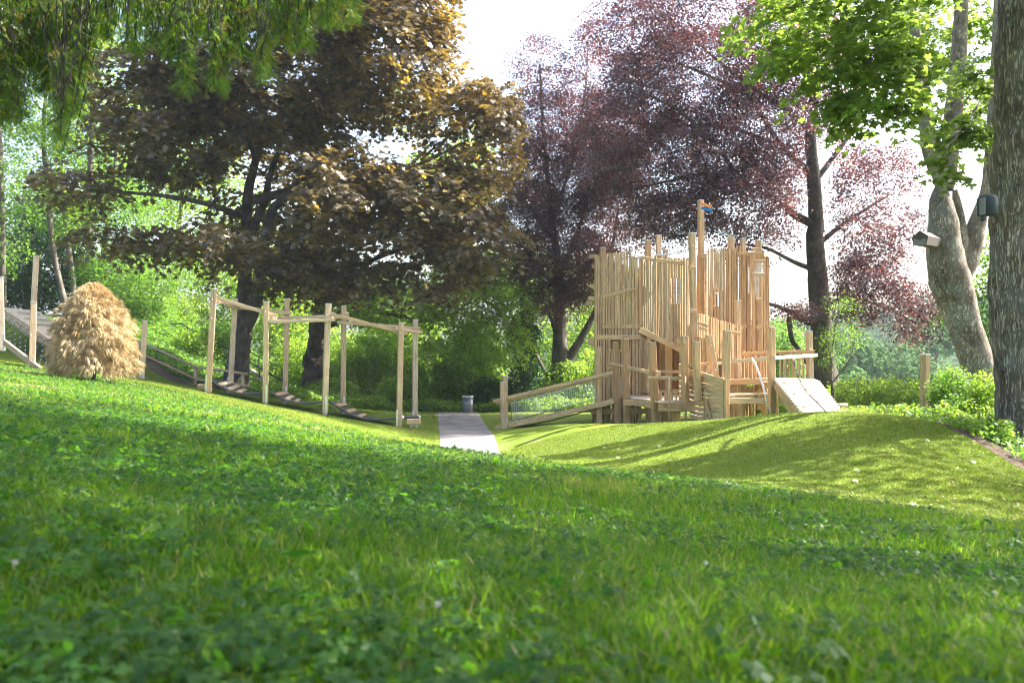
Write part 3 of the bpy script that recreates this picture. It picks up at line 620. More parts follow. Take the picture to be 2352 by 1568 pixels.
b = MB(); b.tube([z5(2018,1336,25.3), z5(2165,1334,26.6)], .055, 14); b.build('roller', RUB, MBR)
b = MB(); b.tube([z5(2006,1336,25.2), z5(2022,1336,25.32)], .062, 14); b.tube([z5(2162,1334,26.58), z5(2176,1334,26.7)], .062, 14); b.build('roller_cap', BRIGHT, MBR)
for (x0, x1, y, D, legs) in [(2065,2188,1378,24.9,((2100,1448),(2155,1446))), (105,246,1052,24.3,((140,1108),(150,1108)))]:
    b = MB(); b.beam(z5(x0, y, D), z5(x1, y, D), .2, .16, ch=.02); o = b.build('step_block', WOOD_G, MBR)
    b = MB()
    for lx, ly in legs: b.tube([z5(lx, y+15, D), z5(lx, ly, D)], .03, 10)
    b.build('block_leg', STEEL, o)

# ------------------------------------------------------------------ litter bin
BC = P(1074, 949, 32.3)
BN = thing('litter_bin', 'round grey metal litter bin at the far end of the path', 'litter bin', tuple(BC))
b = MB(); hb = .67; b.tube([BC+V3((0,0,z)) for z in (.0,.02,.3,hb-.07)], [.205,.21,.21,.21], 28); b.build('body', BIN, BN)
b = MB(); b.tube([BC+V3((0,0,z)) for z in (hb-.068,hb-.06,hb-.01,hb)], [.214,.222,.222,.21], 28); b.build('lid', STEEL, BN)

# ------------------------------------------------------------------ left climbing station
NS = thing('climbing_net_ramp', 'sloping wooden ramp and rope net between leaning posts beside the golden conifer', 'climbing frame', (-11.5, 25, 1))
wpost(NS, z6(380,185,24.5), z6(336,1000,24.5), .155, m=WOOD_G, cap=False, yaw=.5); wpost(NS, z6(352,678,22.8), z6(335,1368,22.8), .155, m=WOOD_G, yaw=.5, bolt=(.5,))
wpost(NS, z6(0,412,23.4), z6(24,1182,23.4), .15, m=WOOD_G, yaw=.5); wpost(NS, z6(1518,868,24.8), z6(1478,1495,24.8), .155, m=WOOD_G, yaw=.4, bolt=(.4,))
for (x, y0, y1, D) in ((36,1010,1185,23.3),(348,1260,1370,22.7),(1497,1425,1495,24.7)):
    wbeam(NS, z6(x, y0, D), z6(x+3, y1, D), .06, .014, name='foot_plate', m=STEEL, up=(0,-1,0))
wbeam(NS, z6(48,1095,23.2), z6(425,1385,22.6), .08, .15, m=WOOD_G); wbeam(NS, z6(-60,1050,23.6), z6(20,1120,23.4), .08, .15, m=WOOD_G)
a_, b_, c_, d_ = z6(35,738,26.5), z6(385,768,29.5), z6(1000,1220,26.5), z6(700,1190,24.4)
b = MB(); nrm2 = (b_-a_).cross(d_-a_).normalized(); nrm2 = nrm2 if nrm2.z > 0 else -nrm2
for i in range(30):
    t = (i+.5)/30; b.beam(a_.lerp(d_, t), b_.lerp(c_, t), (a_-d_).length/30-.01, .04, up=nrm2)
nr = b.build('ramp_deck', WOOD_P, NS)
wbeam(NS, a_-nrm2*.13, d_-nrm2*.13, .08, .18, name='ramp_beam', m=WOOD_G, up=nrm2); wbeam(NS, b_-nrm2*.13, c_-nrm2*.13, .08, .18, name='ramp_beam', m=WOOD_G, up=nrm2)
for (t, s0, s1) in ((.12,.2,.85),(.26,.15,.6),(.26,.62,.97),(.40,.1,.7),(.52,.35,.95),(.64,.1,.6)):
    p, q = a_.lerp(d_, t), b_.lerp(c_, t); wbeam(nr, p.lerp(q, s0)+nrm2*.035, p.lerp(q, s1)+nrm2*.035, .04, .03, name='foothold', m=WOOD_G, up=nrm2)
slab('ramp_foot', [z6(1080,1440,24.6), z6(1460,1545,23.4), z6(1510,1515,24.2), z6(1400,1440,25.6), z6(1180,1400,25.6)], .08, WOOD_G, NS)
# rope net
b = MB(); knots = MB()
def netp(u, v):   # u along slope, v from ground side to ramp side
    lo = z6(60,1130,23.3).lerp(z6(560,1420,23.0), u); hi = z6(38,800,25.6).lerp(z6(640,1180,24.6), u)
    p = lo.lerp(hi, v); p.z -= .12*math.sin(math.pi*v); return p
for i in range(7):
    v = i/6; b.tube([netp(k/10, v) for k in range(11)], .008, 5)
for j in range(11):
    u = j/10; b.tube([netp(u, k/6) for k in range(7)], .008, 5)
    for i in range(7):
        p = netp(u, i/6); knots.tube([p-V3((.012,0,0)), p+V3((.012,0,0))], .019, 6)
net = b.build('rope_net', ROPE_M, NS); knots.build('net_knots', STEEL, net)
b = MB(); b.tube([z6(384,510,24.3), z6(480,610,25), z6(640,720,26)], .012, 6); b.build('guy_rope', ROPE_M, NS)
b = MB(); b.tube([z6(40,850,23.4), z6(150,940,23.6), z6(300,1040,23.6), z6(520,1150,23.6)], .014, 6); b.build('guy_rope', ROPE_M, NS); b = MB(); b.tube([z6(1380,1170,24.9), z6(1470,1210,24.8)], .014, 6); b.build('guy_rope', ROPE_M, NS)

# ------------------------------------------------------------------ rail fence, stair, handrails
RF = thing('rail_fence', 'round rail wooden fence running downhill behind the golden conifer', 'fence', (-9, 28, 1))
Df = 28.5
for (t, bt) in [((z6(1435,1095,Df)), z6(1437,1340,Df)), (z6(2042,1360,Df), z6(2042,1570,Df)), (z5(518,935,Df), z5(518,1092,Df))]:
    b = MB(); b.tube([bt-V3((0,0,.1)), t], .06, 8); b.build('post', WOOD_G, RF)
b = MB(); b.beam(z5(505,955,Df+.1), z5(460,1040,Df+.2), .08, .08); b.build('brace', WOOD_G, RF)
for pts in ([z6(1405,1060,Df-.08), z6(2050,1352,Df-.08)], [z6(2035,1350,Df-.08), z6(2330,1388,Df-.08), z5(562,932,Df-.08)], [z6(1385,1172,Df-.08), z6(1530,1238,Df-.08), z6(2050,1480,Df-.08)], [z6(2040,1478,Df-.08), z5(170,992,Df-.08), z5(560,1042,Df-.08)]):
    b = MB(); b.tube(pts, .045, 8); b.build('rail', WOOD_G, RF)
ST = thing('stone_stair', 'stone garden stair climbing the planted bank behind the leaning trunk', 'stairs', (-9.4, 35, 1))
nst = 20; p0 = z5(640,1040,34.4); p1 = z6(1900,1080,39.5)
for i in range(nst):
    t = i/(nst-1); c = p0.lerp(p1, t); b = MB()
    b.beam(V3((c.x-.9, c.y, c.z-.1)), V3((c.x+.9, c.y-.25, c.z-.1)), .5, .24, up=(0,0,1), ch=.02); b.build('step', STONE, ST)
b = MB(); b.beam(p0+V3((1.0,-.3,-.15)), p1+V3((1.0,-.3,-.05)), .18, .35, ch=.02); b.build('side_wall', STONE, ST)
def railing(label, pts, low, posts):
    T = thing('stair_handrail', label, 'handrail', tuple(pts[0]), 'dark metal handrails of the garden stair')
    b = MB(); b.tube(pts, .032, 8); b.build('top_rail', STEEL_D, T)
    b = MB(); b.tube(low, .024, 8); b.build('lower_rail', STEEL_D, T)
    for (p, q) in posts: b = MB(); b.tube([p, q], .03, 8); b.build('post', STEEL_D, T)
railing('dark metal handrail along the near side of the garden stair', [z6(1680,925,38.6), z6(1690,910,38.6), z6(1905,900,38), z6(1960,940,37.6), z6(2170,1055,36.8), z5(390,700,35.8), z5(700,885,34.6), z5(1010,1060,33.5)],
        [z6(1960,1000,37.6), z5(200,640,36.8), z5(560,800,35.2), z5(1020,1062,33.4)], [(z6(1718,910,38.5), z6(1720,1040,38.5)), (z6(1960,940,37.6), z6(1962,1140,37.6)), (z5(672,780,34.8), z5(678,1035,34.8)), (z5(888,885,34), z5(892,1040,34))])
railing('dark metal handrail along the far side of the garden stair', [z5(20,510,41), z5(185,505,40.6), z5(250,540,40.3), z5(600,730,38.5), z5(900,885,37), z5(1150,1030,36)],
        [z5(20,548,41), z5(185,546,40.6), z5(260,585,40.3), z5(600,775,38.5), z5(1240,1090,36)], [(z5(28,505,41), z5(30,665,41)), (z5(5,495,40.9), z5(5,665,40.9)), (z5(1145,1025,36), z5(1150,1100,36))])

# ------------------------------------------------------------------ small right-hand things
LP = thing('marker_post', 'lone square timber post standing by the shrubs right of the tower', 'post', tuple(z7(870,1110,16.4)))
wpost(LP, z7(872,728,16.4), z7(868,1120,16.4), .14, yaw=.45, bolt=(.5,)); b = MB(); b.tube([z7(888,925,16.4), z7(940,940,16.5), z7(1005,948,16.8)], .012, 6); b.build('rope', ROPE_M, LP)
LF = thing('log_rail', 'low log rail fence behind the foot of the pale climbing ramp', 'fence', tuple(z7(290,1130,22.5)))
b = MB(); b.tube([z7(230,1084,22.5), z7(328,1082,22.5)], .06, 8); b.build('rail', WOOD_G, LF)
for x in (262, 314): b = MB(); b.tube([z7(x,1085,22.6), z7(x,1150,22.6)], .05, 8); b.build('post', WOOD_G, LF)
# brown hexagonal nest box
NB = thing('bird_box', 'brown gabled nest box with pale front sticking out from the pale trunk', 'nest box', tuple(z8(400,1285,16.3)))
c0, c1 = z8(352,1278,16.0), z8(462,1300,16.8); dv = (c1-c0).normalized(); sv = dv.cross(V3((0,0,1))).normalized()
prof = [(-.11,-.13),(.11,-.13),(.145,.03),(0,.14),(-.145,.03)]
b = MB(); vs = [c+sv*x+V3((0,0,z)) for c in (c0, c1) for x, z in prof]; b.add(vs, [(4,3,2,1,0),(5,6,7,8,9)]+[(i,(i+1) % 5,5+(i+1) % 5,5+i) for i in range(5)]); b.build('body', BOXB, NB)
b = MB(); vs = [c+sv*x*.8+V3((0,0,z*.8-.02)) for c in (c0-dv*.02, c0-dv*.004) for x, z in [(-.12,-.14),(.12,-.14),(.14,.02),(.05,0),(0,-.04),(-.05,0),(-.14,.02)]]; b.add(vs, [(6,5,4,3,2,1,0),tuple(range(7,14))]+[(i,(i+1) % 7,7+(i+1) % 7,7+i) for i in range(7)]); b.build('front', BOXF, NB)
DB = thing('bat_box', 'dark rounded nest box hanging on the thick trunk at the right edge', 'nest box', tuple(z8(880,1010,12.2)))
b = MB(); c = z8(882,1100,12.2); t_ = z8(882,935,12.2); r_ = .135; b.tube([c.lerp(t_, k) for k in (0,.03,.8,.93,1)], [r_*.92, r_, r_, r_*.75, r_*.3], 18); b.build('body', BOXD, DB)
b = MB(); b.box(z8(843,1030,12.1), .02, .1, .24, yaw=.3); b.build('front', BOXF, DB)
b = MB(); b.box(z8(850,1122,12.15), .05, .05, .08, yaw=.4); b.build('outlet', BOXD, DB)
#%%PART3
# ------------------------------------------------------------------ foliage tools
MAPLE = [(0,-.42),(.10,-.16),(.42,-.26),(.30,.0),(.52,.24),(.2,.2),(0,.6),(-.2,.2),(-.52,.24),(-.30,.0),(-.42,-.26),(-.10,-.16)]
STAR = [(0,-.4),(.4,-.1),(.16,.1),(0,.55),(-.16,.1),(-.4,-.1)]
BEECH = [(0,-.5),(.27,-.05),(0,.5),(-.27,-.05)]
CLUMP = [(0,-.5),(.3,-.3),(.45,.1),(.15,.25),(0,.5),(-.3,.3),(-.5,0),(-.2,-.2)]
def unit(v): return v/np.maximum(np.linalg.norm(v, axis=-1, keepdims=True), 1e-9)
def leaves(name, c, n, size, shape, m, parent=None, rv=None, curl=.12, T=None):
    c = np.asarray(c, float); n = unit(np.asarray(n, float)); M = len(c); k = len(shape)
    size = np.broadcast_to(size, (M,)).astype(float)
    if T is None:
        T = R.normal(size=(M,3))
    T = unit(T-n*np.sum(T*n, 1, keepdims=True)); B = np.cross(n, T)
    sh = np.array(shape)
    V = c[:,None]+size[:,None,None]*(sh[None,:,0,None]*T[:,None]+sh[None,:,1,None]*B[:,None]-curl*(np.abs(sh[:,0])*1.6+sh[:,1]**2)[None,:,None]*n[:,None])
    rv = R.random(M) if rv is None else rv
    return np_mesh(name, V.reshape(-1,3), np.arange(M*k), np.arange(M)*k, m, parent, np.repeat(np.clip(rv,0,1), k))
def blob_pts(blobs, n, shell=.5, seed=None):
    """blobs: (x, y, D, rx px, ry px, depth radius m[, weight])"""
    b = np.array([list(q)+[1]*(7-len(q)) for q in blobs], float)
    wt = b[:,3]*b[:,4]*(b[:,2]/F)**2*b[:,6]; wt /= wt.sum()
    i = R.choice(len(b), n, p=wt)
    d = unit(R.normal(size=(n,3))); r = R.random(n)**(1/(2+shell*4))
    d = d*r[:,None]
    q = b[i]; D = q[:,2]+d[:,1]*q[:,5]
    X = (q[:,0]-1176)/F*q[:,2]+d[:,0]*q[:,3]/F*q[:,2]; Z = CAMZ+(784-q[:,1])/F*q[:,2]+d[:,2]*q[:,4]/F*q[:,2]
    return np.stack([X, D, Z], 1), d
def crown(parent, blobs, nspray, per, rad, size, shape, m, tilt=.7, droop=.25, flat=.3, shell=.5, name='crown', skel=None, bark=None, outward=.5, curl=.12, twig_r=.011, clear=()):
    c, d = blob_pts(blobs, nspray, shell)
    pxx = 1176+c[:,0]/c[:,1]*F; pyy = 784-(c[:,2]-CAMZ)/c[:,1]*F; kp = np.ones(nspray, bool)
    for (x0, x1, y0, y1, Dm_) in clear: kp &= ~((pxx > x0) & (pxx < x1) & (pyy > y0) & (pyy < y1) & (c[:,1] < Dm_))
    c, d = c[kp], d[kp]; nspray = len(c)
    up = unit(np.array([0,0,1.])+d*outward+R.normal(size=c.shape)*.25)
    M = nspray*per; ci = np.repeat(np.arange(nspray), per)
    a = R.random(M)*2*np.pi; rr = rad*np.sqrt(R.random(M))*R.uniform(.6, 1.3, nspray)[ci]
    u = unit(np.cross(up, np.array([.3,.9,.1]))); v = np.cross(up, u)
    p = c[ci]+u[ci]*(np.cos(a)*rr)[:,None]+v[ci]*(np.sin(a)*rr)[:,None]+up[ci]*(R.normal(size=M)*rad*flat)[:,None]
    p[:,2] -= droop*rr*rr/rad
    n = up[ci]+R.normal(size=(M,3))*tilt
    rv = .5+R.normal(size=nspray)[ci]*.16+R.normal(size=M)*.2
    o = leaves(name, p, n, size*R.uniform(.65, 1.2, M), shape, m, parent, rv, curl)
    if skel is not None and bark is not None:
        sk = np.array([tuple(q) for q in skel])
        j = np.empty(nspray, int); ds = np.empty(nspray)
        for s in range(0, nspray, 1500):
            q = ((c[s:s+1500,None]-sk[None])**2).sum(-1); j[s:s+1500] = np.argmin(q, 1); ds[s:s+1500] = np.sqrt(q.min(1))
        # grow like twigs: every spray hangs on the skeleton or on a spray nearer to it
        a0 = sk[j].copy(); leadd = np.zeros(nspray, bool)
        for s in range(0, nspray, 500):
            q = np.sqrt(((c[s:s+500,None]-c[None])**2).sum(-1))
            q[ds[None,:] > ds[s:s+500,None]-.25] = 1e9
            k_ = np.argmin(q, 1); qm = q[np.arange(len(k_)), k_]; use = qm < ds[s:s+500]*.85
            a0[s:s+500][use] = c[k_[use]]; leadd[s:s+500] = use
        a1 = c; L = np.linalg.norm(a1-a0, axis=1); mid = (a0+a1)/2+np.array([0,0,1])*L[:,None]*.10+R.normal(size=a0.shape)*L[:,None]*.08
        ri = [twig_r*np.clip(.6+L*.5, .6, 2.0), twig_r*np.clip(.5+L*.3, .5, 1.3), np.full(nspray, twig_r*.35)]
        dd = unit(a1-a0); e1 = unit(np.cross(dd, np.array([.2,.3,1]))); e2 = np.cross(dd, e1)
        rings = []
        for q, r_ in zip((a0, mid, a1), ri):
            rings.append(np.stack([q+(e1*math.cos(t)+e2*math.sin(t))*r_[:,None] for t in (0, 2.094, 4.189)], 1))
        V = np.concatenate(rings, 1)           # n,9,3
        F_ = []
        for s in (0, 3):
            for k in range(3): F_.append((s+k, s+(k+1) % 3, s+3+(k+1) % 3, s+3+k))
        F_ = np.array(F_)
        q = (np.arange(nspray)[:,None,None]*9+F_[None]).reshape(-1, 4)
        t = np_mesh('twigs', V.reshape(-1,3), q.ravel(), np.arange(0, q.size, 4), bark, parent, smooth=True); t['kind'] = 'stuff'
    return o
def smooth_path(pts, rad, sub=6):
    pts = [Vector(p) for p in pts]; o = []; r = []
    for j in range(len(pts)-1):
        p0, p1, p2, p3 = pts[max(j-1,0)], pts[j], pts[j+1], pts[min(j+2,len(pts)-1)]
        for q in range(sub):
            u = q/sub; o.append(.5*((2*p1)+(p2-p0)*u+(2*p0-5*p1+4*p2-p3)*u*u+(3*p1-p0-3*p2+p3)*u**3)); r.append(rad[j]*(1-u)+rad[j+1]*u)
    return o+[pts[-1]], r+[rad[-1]]
from mathutils import noise as mnoise
def limb(parent, zt, pts, D, m, name='trunk', n=14, rough=.10, sub=6, dd=0, flare=0, lump=2.2):
    """pts: (x, y, width px); D may vary: start D to D+dd"""
    k = len(pts); Ds = [D+dd*i/max(1,k-1) for i in range(k)]
    zs = zt(1,0,1).x-zt(0,0,1).x; sc = zs*F
    P3 = [zt(p[0], p[1], d) for p, d in zip(pts, Ds)]; rd = [p[2]*sc/F*d/2 for p, d in zip(pts, Ds)]
    c, r = smooth_path(P3, rd, sub)
    V = []; ref = None; m_ = len(c)
    for i, p in enumerate(c):
        d = (c[min(i+1,m_-1)]-c[max(i-1,0)]).normalized()
        if ref is None: ref = d.orthogonal().normalized()
        ref = (ref-d*ref.dot(d)).normalized(); b = d.cross(ref)
        for q in range(n):
            t = 2*math.pi*q/n; e = ref*math.cos(t)+b*math.sin(t); rr = r[i]
            pn = p+e*rr
            rr *= 1+rough*mnoise.noise(pn*lump)+rough*.6*mnoise.noise(pn*lump*3.1)
            if flare and i < 5: rr *= 1+flare*(1-i/5)**2*(1+.5*math.sin(t*4+1))
            V.append(p+e*rr)
    fs = np.array([(i*n+q, i*n+(q+1) % n, (i+1)*n+(q+1) % n, (i+1)*n+q) for i in range(m_-1) for q in range(n)])
    np_mesh(name, [tuple(v) for v in V], fs.ravel(), np.arange(0, fs.size, 4), m, parent, smooth=True)
    return c
zd = zf(0, 0, 1.0); za = zf(0, 0, .2686); zb = zf(574, 0, .293); zc = zf(1205.8, 0, .293)

BARK_D = bark_mat('dark_maple_bark', [(.35,(.08,.065,.055)),(.5,(.16,.135,.115)),(.65,(.27,.23,.195))], 1.6, .2, .03)
BARK_DM = bark_mat('mossy_beech_bark', [(.35,(.08,.068,.055)),(.5,(.17,.145,.12)),(.65,(.29,.25,.21))], 1.4, .7, .02, moss=(.10,.10,.05))
BARK_P = bark_mat('pale_plated_bark', [(.36,(.17,.13,.10)),(.48,(.34,.28,.22)),(.56,(.46,.39,.32)),(.66,(.60,.54,.48))], .9, .5, .02, moss=(.30,.30,.25))
BARK_R = bark_mat('ridged_bark', [(.36,(.13,.10,.075)),(.48,(.31,.25,.195)),(.56,(.44,.36,.29)),(.66,(.58,.50,.42))], 1.1, .14, .05, moss=(.34,.33,.28))
BARK_G = bark_mat('grey_thin_bark', [(.35,(.09,.075,.06)),(.5,(.19,.16,.13)),(.65,(.32,.28,.24))], 2.0, .6, .012)
BARK_B = bark_mat('burr_bark', [(.35,(.05,.038,.028)),(.5,(.13,.10,.075)),(.65,(.24,.19,.145))], .7, .8, .12)

L_BRONZE = leaf_mat('bronze_maple_leaf', [(0,(.050,.043,.033)),(.4,(.088,.072,.045)),(.75,(.125,.10,.045)),(1,(.18,.13,.04))], [(0,(.12,.08,.03)),(.5,(.33,.21,.04)),(1,(.66,.44,.05))], .30, .38, .5)
L_BEECH = leaf_mat('copper_beech_leaf', [(0,(.042,.027,.034)),(.5,(.072,.046,.056)),(.85,(.10,.052,.056)),(1,(.14,.055,.04))], [(0,(.10,.05,.07)),(.5,(.24,.09,.10)),(1,(.50,.15,.07))], .28, .38, .5)
def green(name, d, t, tf=.42, ro=.5, sp=.28): return leaf_mat(name, [(0,tuple(a*.6 for a in d)),(.5,d),(1,tuple(min(1,a*1.5) for a in d))], [(0,tuple(a*.65 for a in t)),(.5,t),(1,tuple(min(1,a*1.3) for a in t))], tf, ro, sp)
L_MAPLE = green('green_maple_leaf', (.085,.135,.022), (.31,.46,.06))
L_WOOD = green('woodland_leaf', (.075,.145,.022), (.28,.52,.05), .45)
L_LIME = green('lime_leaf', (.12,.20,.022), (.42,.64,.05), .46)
L_DARK = green('dark_leaf', (.03,.07,.02), (.08,.22,.03), .3)
L_YEW = leaf_mat('yew_needle', [(0,(.022,.055,.008)),(.5,(.06,.12,.014)),(.8,(.14,.22,.02)),(.95,(.18,.14,.02)),(1,(.28,.15,.02))], [(0,(.06,.18,.01)),(.5,(.24,.46,.02)),(.8,(.45,.62,.03)),(1,(.6,.4,.05))], .42, .4, .5)
L_STRAW = leaf_mat('dry_conifer_spray', [(0,(.28,.20,.10)),(.3,(.47,.36,.20)),(.8,(.62,.51,.31)),(.93,(.55,.36,.17)),(1,(.55,.30,.11))], [(0,(.35,.22,.09)),(.5,(.55,.40,.18)),(1,(.6,.33,.10))], .25, .7, .2)
L_FAR = green('far_leaf', (.055,.12,.022), (.12,.24,.04), .12, .85, .1)
L_FARD = green('far_dark_leaf', (.025,.055,.025), (.06,.14,.04), .15, .85, .1)
L_GRASS = leaf_mat('grass_blade', [(0,(.020,.055,.005)),(.45,(.048,.105,.008)),(.8,(.10,.165,.014)),(.93,(.20,.20,.05)),(1,(.34,.27,.13))], [(0,(.10,.30,.01)),(.5,(.26,.52,.015)),(.85,(.42,.62,.03)),(1,(.6,.5,.18))], .46, .45, .35)
L_CLOVER = leaf_mat('clover_leaf', [(0,(.016,.052,.010)),(.6,(.034,.09,.014)),(1,(.07,.14,.02))], [(0,(.08,.30,.02)),(.6,(.18,.46,.025)),(1,(.32,.56,.03))], .38, .5, .3)
L_TURF = leaf_mat('turf_fibre', [(0,(.055,.10,.006)),(.5,(.12,.175,.010)),(.85,(.20,.24,.02)),(1,(.36,.36,.14))], [(0,(.12,.22,.02)),(.5,(.25,.36,.03)),(1,(.5,.5,.12))], .35, .5, .3)

# ------------------------------------------------------------------ big bronze maple
BM = thing('bronze_maple', 'huge bronze leaved maple with a leaning double trunk behind the mat bridge', 'tree', tuple(P(555,870,31)))
sk = []
sk += limb(BM, z9, [(345,1420,150),(385,1150,118),(402,1010,112),(408,850,92),(415,700,72),(420,450,60),(430,250,56),(470,80,45),(500,-100,38),(540,-320,26)], 31, BARK_D, flare=.35)
sk += limb(BM, z9, [(400,1060,90),(470,900,84),(498,700,62),(535,500,54),(575,350,58),(650,280,45),(760,150,28),(900,40,18),(1040,-40,9)], 31.1, BARK_D, 'limb', dd=-1.5)
sk += limb(BM, z9, [(410,720,60),(470,440,50),(530,300,46),(560,150,36),(640,-60,28),(760,-260,20),(880,-420,10)], 31, BARK_D, 'limb', dd=-.5)
for pts, dd in [([(590,360,22),(560,300,16),(510,290,13),(460,265,10),(400,240,7),(340,225,4)], -2), ([(565,500,16),(480,470,12),(380,450,9),(260,440,6),(170,430,3)], -3), ([(600,620,22),(700,650,16),(820,610,12),(960,560,8),(1060,560,4)], -2), ([(585,460,24),(700,430,18),(820,400,13),(930,390,9),(1060,330,5)], 1),
                ([(610,300,22),(700,230,18),(800,190,13),(920,150,8),(1010,90,4)], 1), ([(560,600,16),(470,590,12),(370,560,8),(250,550,4)], -2), ([(650,80,16),(740,20,12),(860,-60,8)], 1), ([(600,230,16),(500,160,12),(400,130,8),(320,150,4)], 0), ([(760,400,14),(900,470,10),(1040,520,6),(1120,560,3)], -1)]:
    sk += limb(BM, zd, pts, 30.5, BARK_D, 'limb', n=8, dd=dd, sub=4)
bl = [(620,170,30,290,170,4),(900,150,30,160,150,3.5),(1080,330,30,120,140,3),(400,310,30,200,110,3.5),(195,425,28,90,60,2),(290,548,28,145,34,2,1.2),(550,560,28,170,55,3,1.3),
      (750,440,28.5,200,110,3.5),(950,460,29,190,110,3),(1085,550,29,115,75,2.5),(900,570,29,190,60,3,1.2),(740,630,29.5,190,55,2.5,1.6),(760,20,30,270,70,3),(960,30,30,90,60,3),(300,190,30,80,70,2.5),(1130,250,30,70,70,2),(990,640,29.5,90,45,2),(430,170,30,130,70,3),(820,-120,31,300,120,4),(480,-120,31,300,100,4),(620,300,31.5,220,200,4,.7),(640,480,31,170,140,3,.8)]
crown(BM, bl, 2800, 34, .66, .24, MAPLE, L_BRONZE, tilt=.34, droop=.5, flat=.12, skel=sk, bark=BARK_D, clear=[(515,690,320,530,31.8),(540,625,600,640,32),(510,720,690,900,40)])

# ------------------------------------------------------------------ copper beeches
BA = thing('copper_beech', 'purple leaved beech with a forked dark trunk left of the tower', 'tree', tuple(P(1290,880,37)))
sk = limb(BA, zd, [(1288,895,46),(1286,800,36),(1285,700,26),(1280,600,20),(1268,500,15),(1255,380,11),(1245,260,7),(1240,150,4)], 37, BARK_DM, flare=.3)
sk += limb(BA, zd, [(1292,860,30),(1315,810,22),(1345,760,16),(1372,700,12),(1400,600,9),(1420,480,6)], 37, BARK_DM, 'limb')
for pts, dd in [([(1283,790,10),(1262,720,8),(1250,690,5),(1245,650,4)], 1), ([(1285,640,12),(1330,520,9),(1380,380,6),(1400,250,4)], -1), ([(1275,560,10),(1210,460,7),(1190,340,4),(1185,250,2)], 0), ([(1270,500,9),(1320,350,6),(1345,200,4),(1350,100,2)], 1), ([(1285,660,10),(1200,600,7),(1120,560,4)], -2), ([(1260,870,10),(1235,820,8),(1222,790,6)], 2)]:
    sk += limb(BA, zd, pts, 37, BARK_DM, 'limb', n=7, dd=dd, sub=4)
bl = [(1240,160,37,75,90,2,.45),(1345,180,37,70,120,2,.5),(1250,300,37,90,100,2.5,.8),(1300,400,37,160,110,3.5),(1200,480,36.5,110,90,3),(1290,590,35.5,120,80,3,1.3),(1420,500,36,110,110,3),(1160,610,36,100,60,2.5),(1400,330,37,110,110,3,.8),(1350,640,35,90,50,2,1.2),(1260,690,35.5,90,40,2,1)]
crown(BA, bl, 2900, 58, .55, .11, BEECH, L_BEECH, tilt=.55, droop=.3, flat=.18, skel=sk, bark=BARK_DM)
BB = thing('copper_beech', 'wide copper beech with drooping right branches and thick trunk behind the climbing ramp', 'tree', tuple(P(1888,900,31)))
sk = limb(BB, zd, [(1900,925,74),(1893,850,56),(1888,772,50),(1880,660,46),(1872,560,40),(1874,500,34),(1868,400,30),(1862,320,26),(1868,220,20),(1850,100,14),(1840,-20,9)], 31, BARK_DM, flare=.2)
for pts, dd in [([(1876,520,22),(1820,490,18),(1760,445,15),(1704,415,13),(1640,330,11),(1560,255,8),(1470,210,4)], -2), ([(1868,400,18),(1830,370,15),(1790,330,13),(1720,225,11),(1640,180,8),(1540,140,6),(1440,120,3)], -1),
                ([(1866,300,14),(1800,250,10),(1740,210,9),(1650,140,7),(1560,60,4)], 1), ([(1880,740,26),(1850,735,20),(1822,720,16),(1790,705,9),(1740,690,5)], -1), ([(1812,728,12),(1815,760,11),(1821,785,10),(1836,804,10),(1855,838,8)], -1),
                ([(1888,700,14),(1930,690,10),(1990,690,7),(2060,720,5),(2120,750,3)], -2), ([(1880,560,14),(1930,520,10),(1990,480,7),(2040,450,4)], 0), ([(1870,420,14),(1930,340,10),(1990,260,6),(2030,210,3)], 1),
                ([(1704,415,9),(1620,400,8),(1520,420,6),(1420,440,4)], -1), ([(1780,330,9),(1660,290,8),(1540,290,6),(1420,280,3)], 0), ([(1870,620,14),(1820,600,10),(1760,570,7),(1690,560,4)], -1), ([(1866,250,12),(1900,130,8),(1920,20,5)], 1)]:
    sk += limb(BB, zd, pts, 31, BARK_DM, 'limb', n=8, dd=dd, sub=4)
bl = [(1480,60,31,150,80,3,.8),(1600,190,31,210,110,4),(1450,250,31,120,110,4,.9),(1690,320,31,190,110,3.5),(1550,390,30,200,85,3,1.1),(1840,400,30,130,90,3,.7),(1990,430,30,100,80,2.5,.6),(1960,560,29,120,80,2.5,.8),(2050,695,28,95,55,2,1.2),
      (1880,700,28,115,32,2,1.1),(1780,120,31,140,110,3.5,.8),(2010,350,30,70,50,2,.5),(1740,560,30.5,100,50,2,.7),(1660,470,30,150,70,3),(1540,500,30,120,60,2.5),(1960,640,28,110,50,2,1),(1900,200,31,110,130,3,.6),(1600,20,31,200,60,3,.7),(2110,760,28,45,30,1.5,.8),(1850,480,30,90,60,2,.6),(2060,520,29.5,50,40,2,.6)]
crown(BB, bl, 4200, 46, .5, .11, BEECH, L_BEECH, tilt=.6, droop=.35, flat=.2, skel=sk, bark=BARK_DM, clear=[(1838,1918,300,690,31.6),(1760,1870,560,700,40),(1930,2110,210,330,40),(1850,1925,720,900,40)])

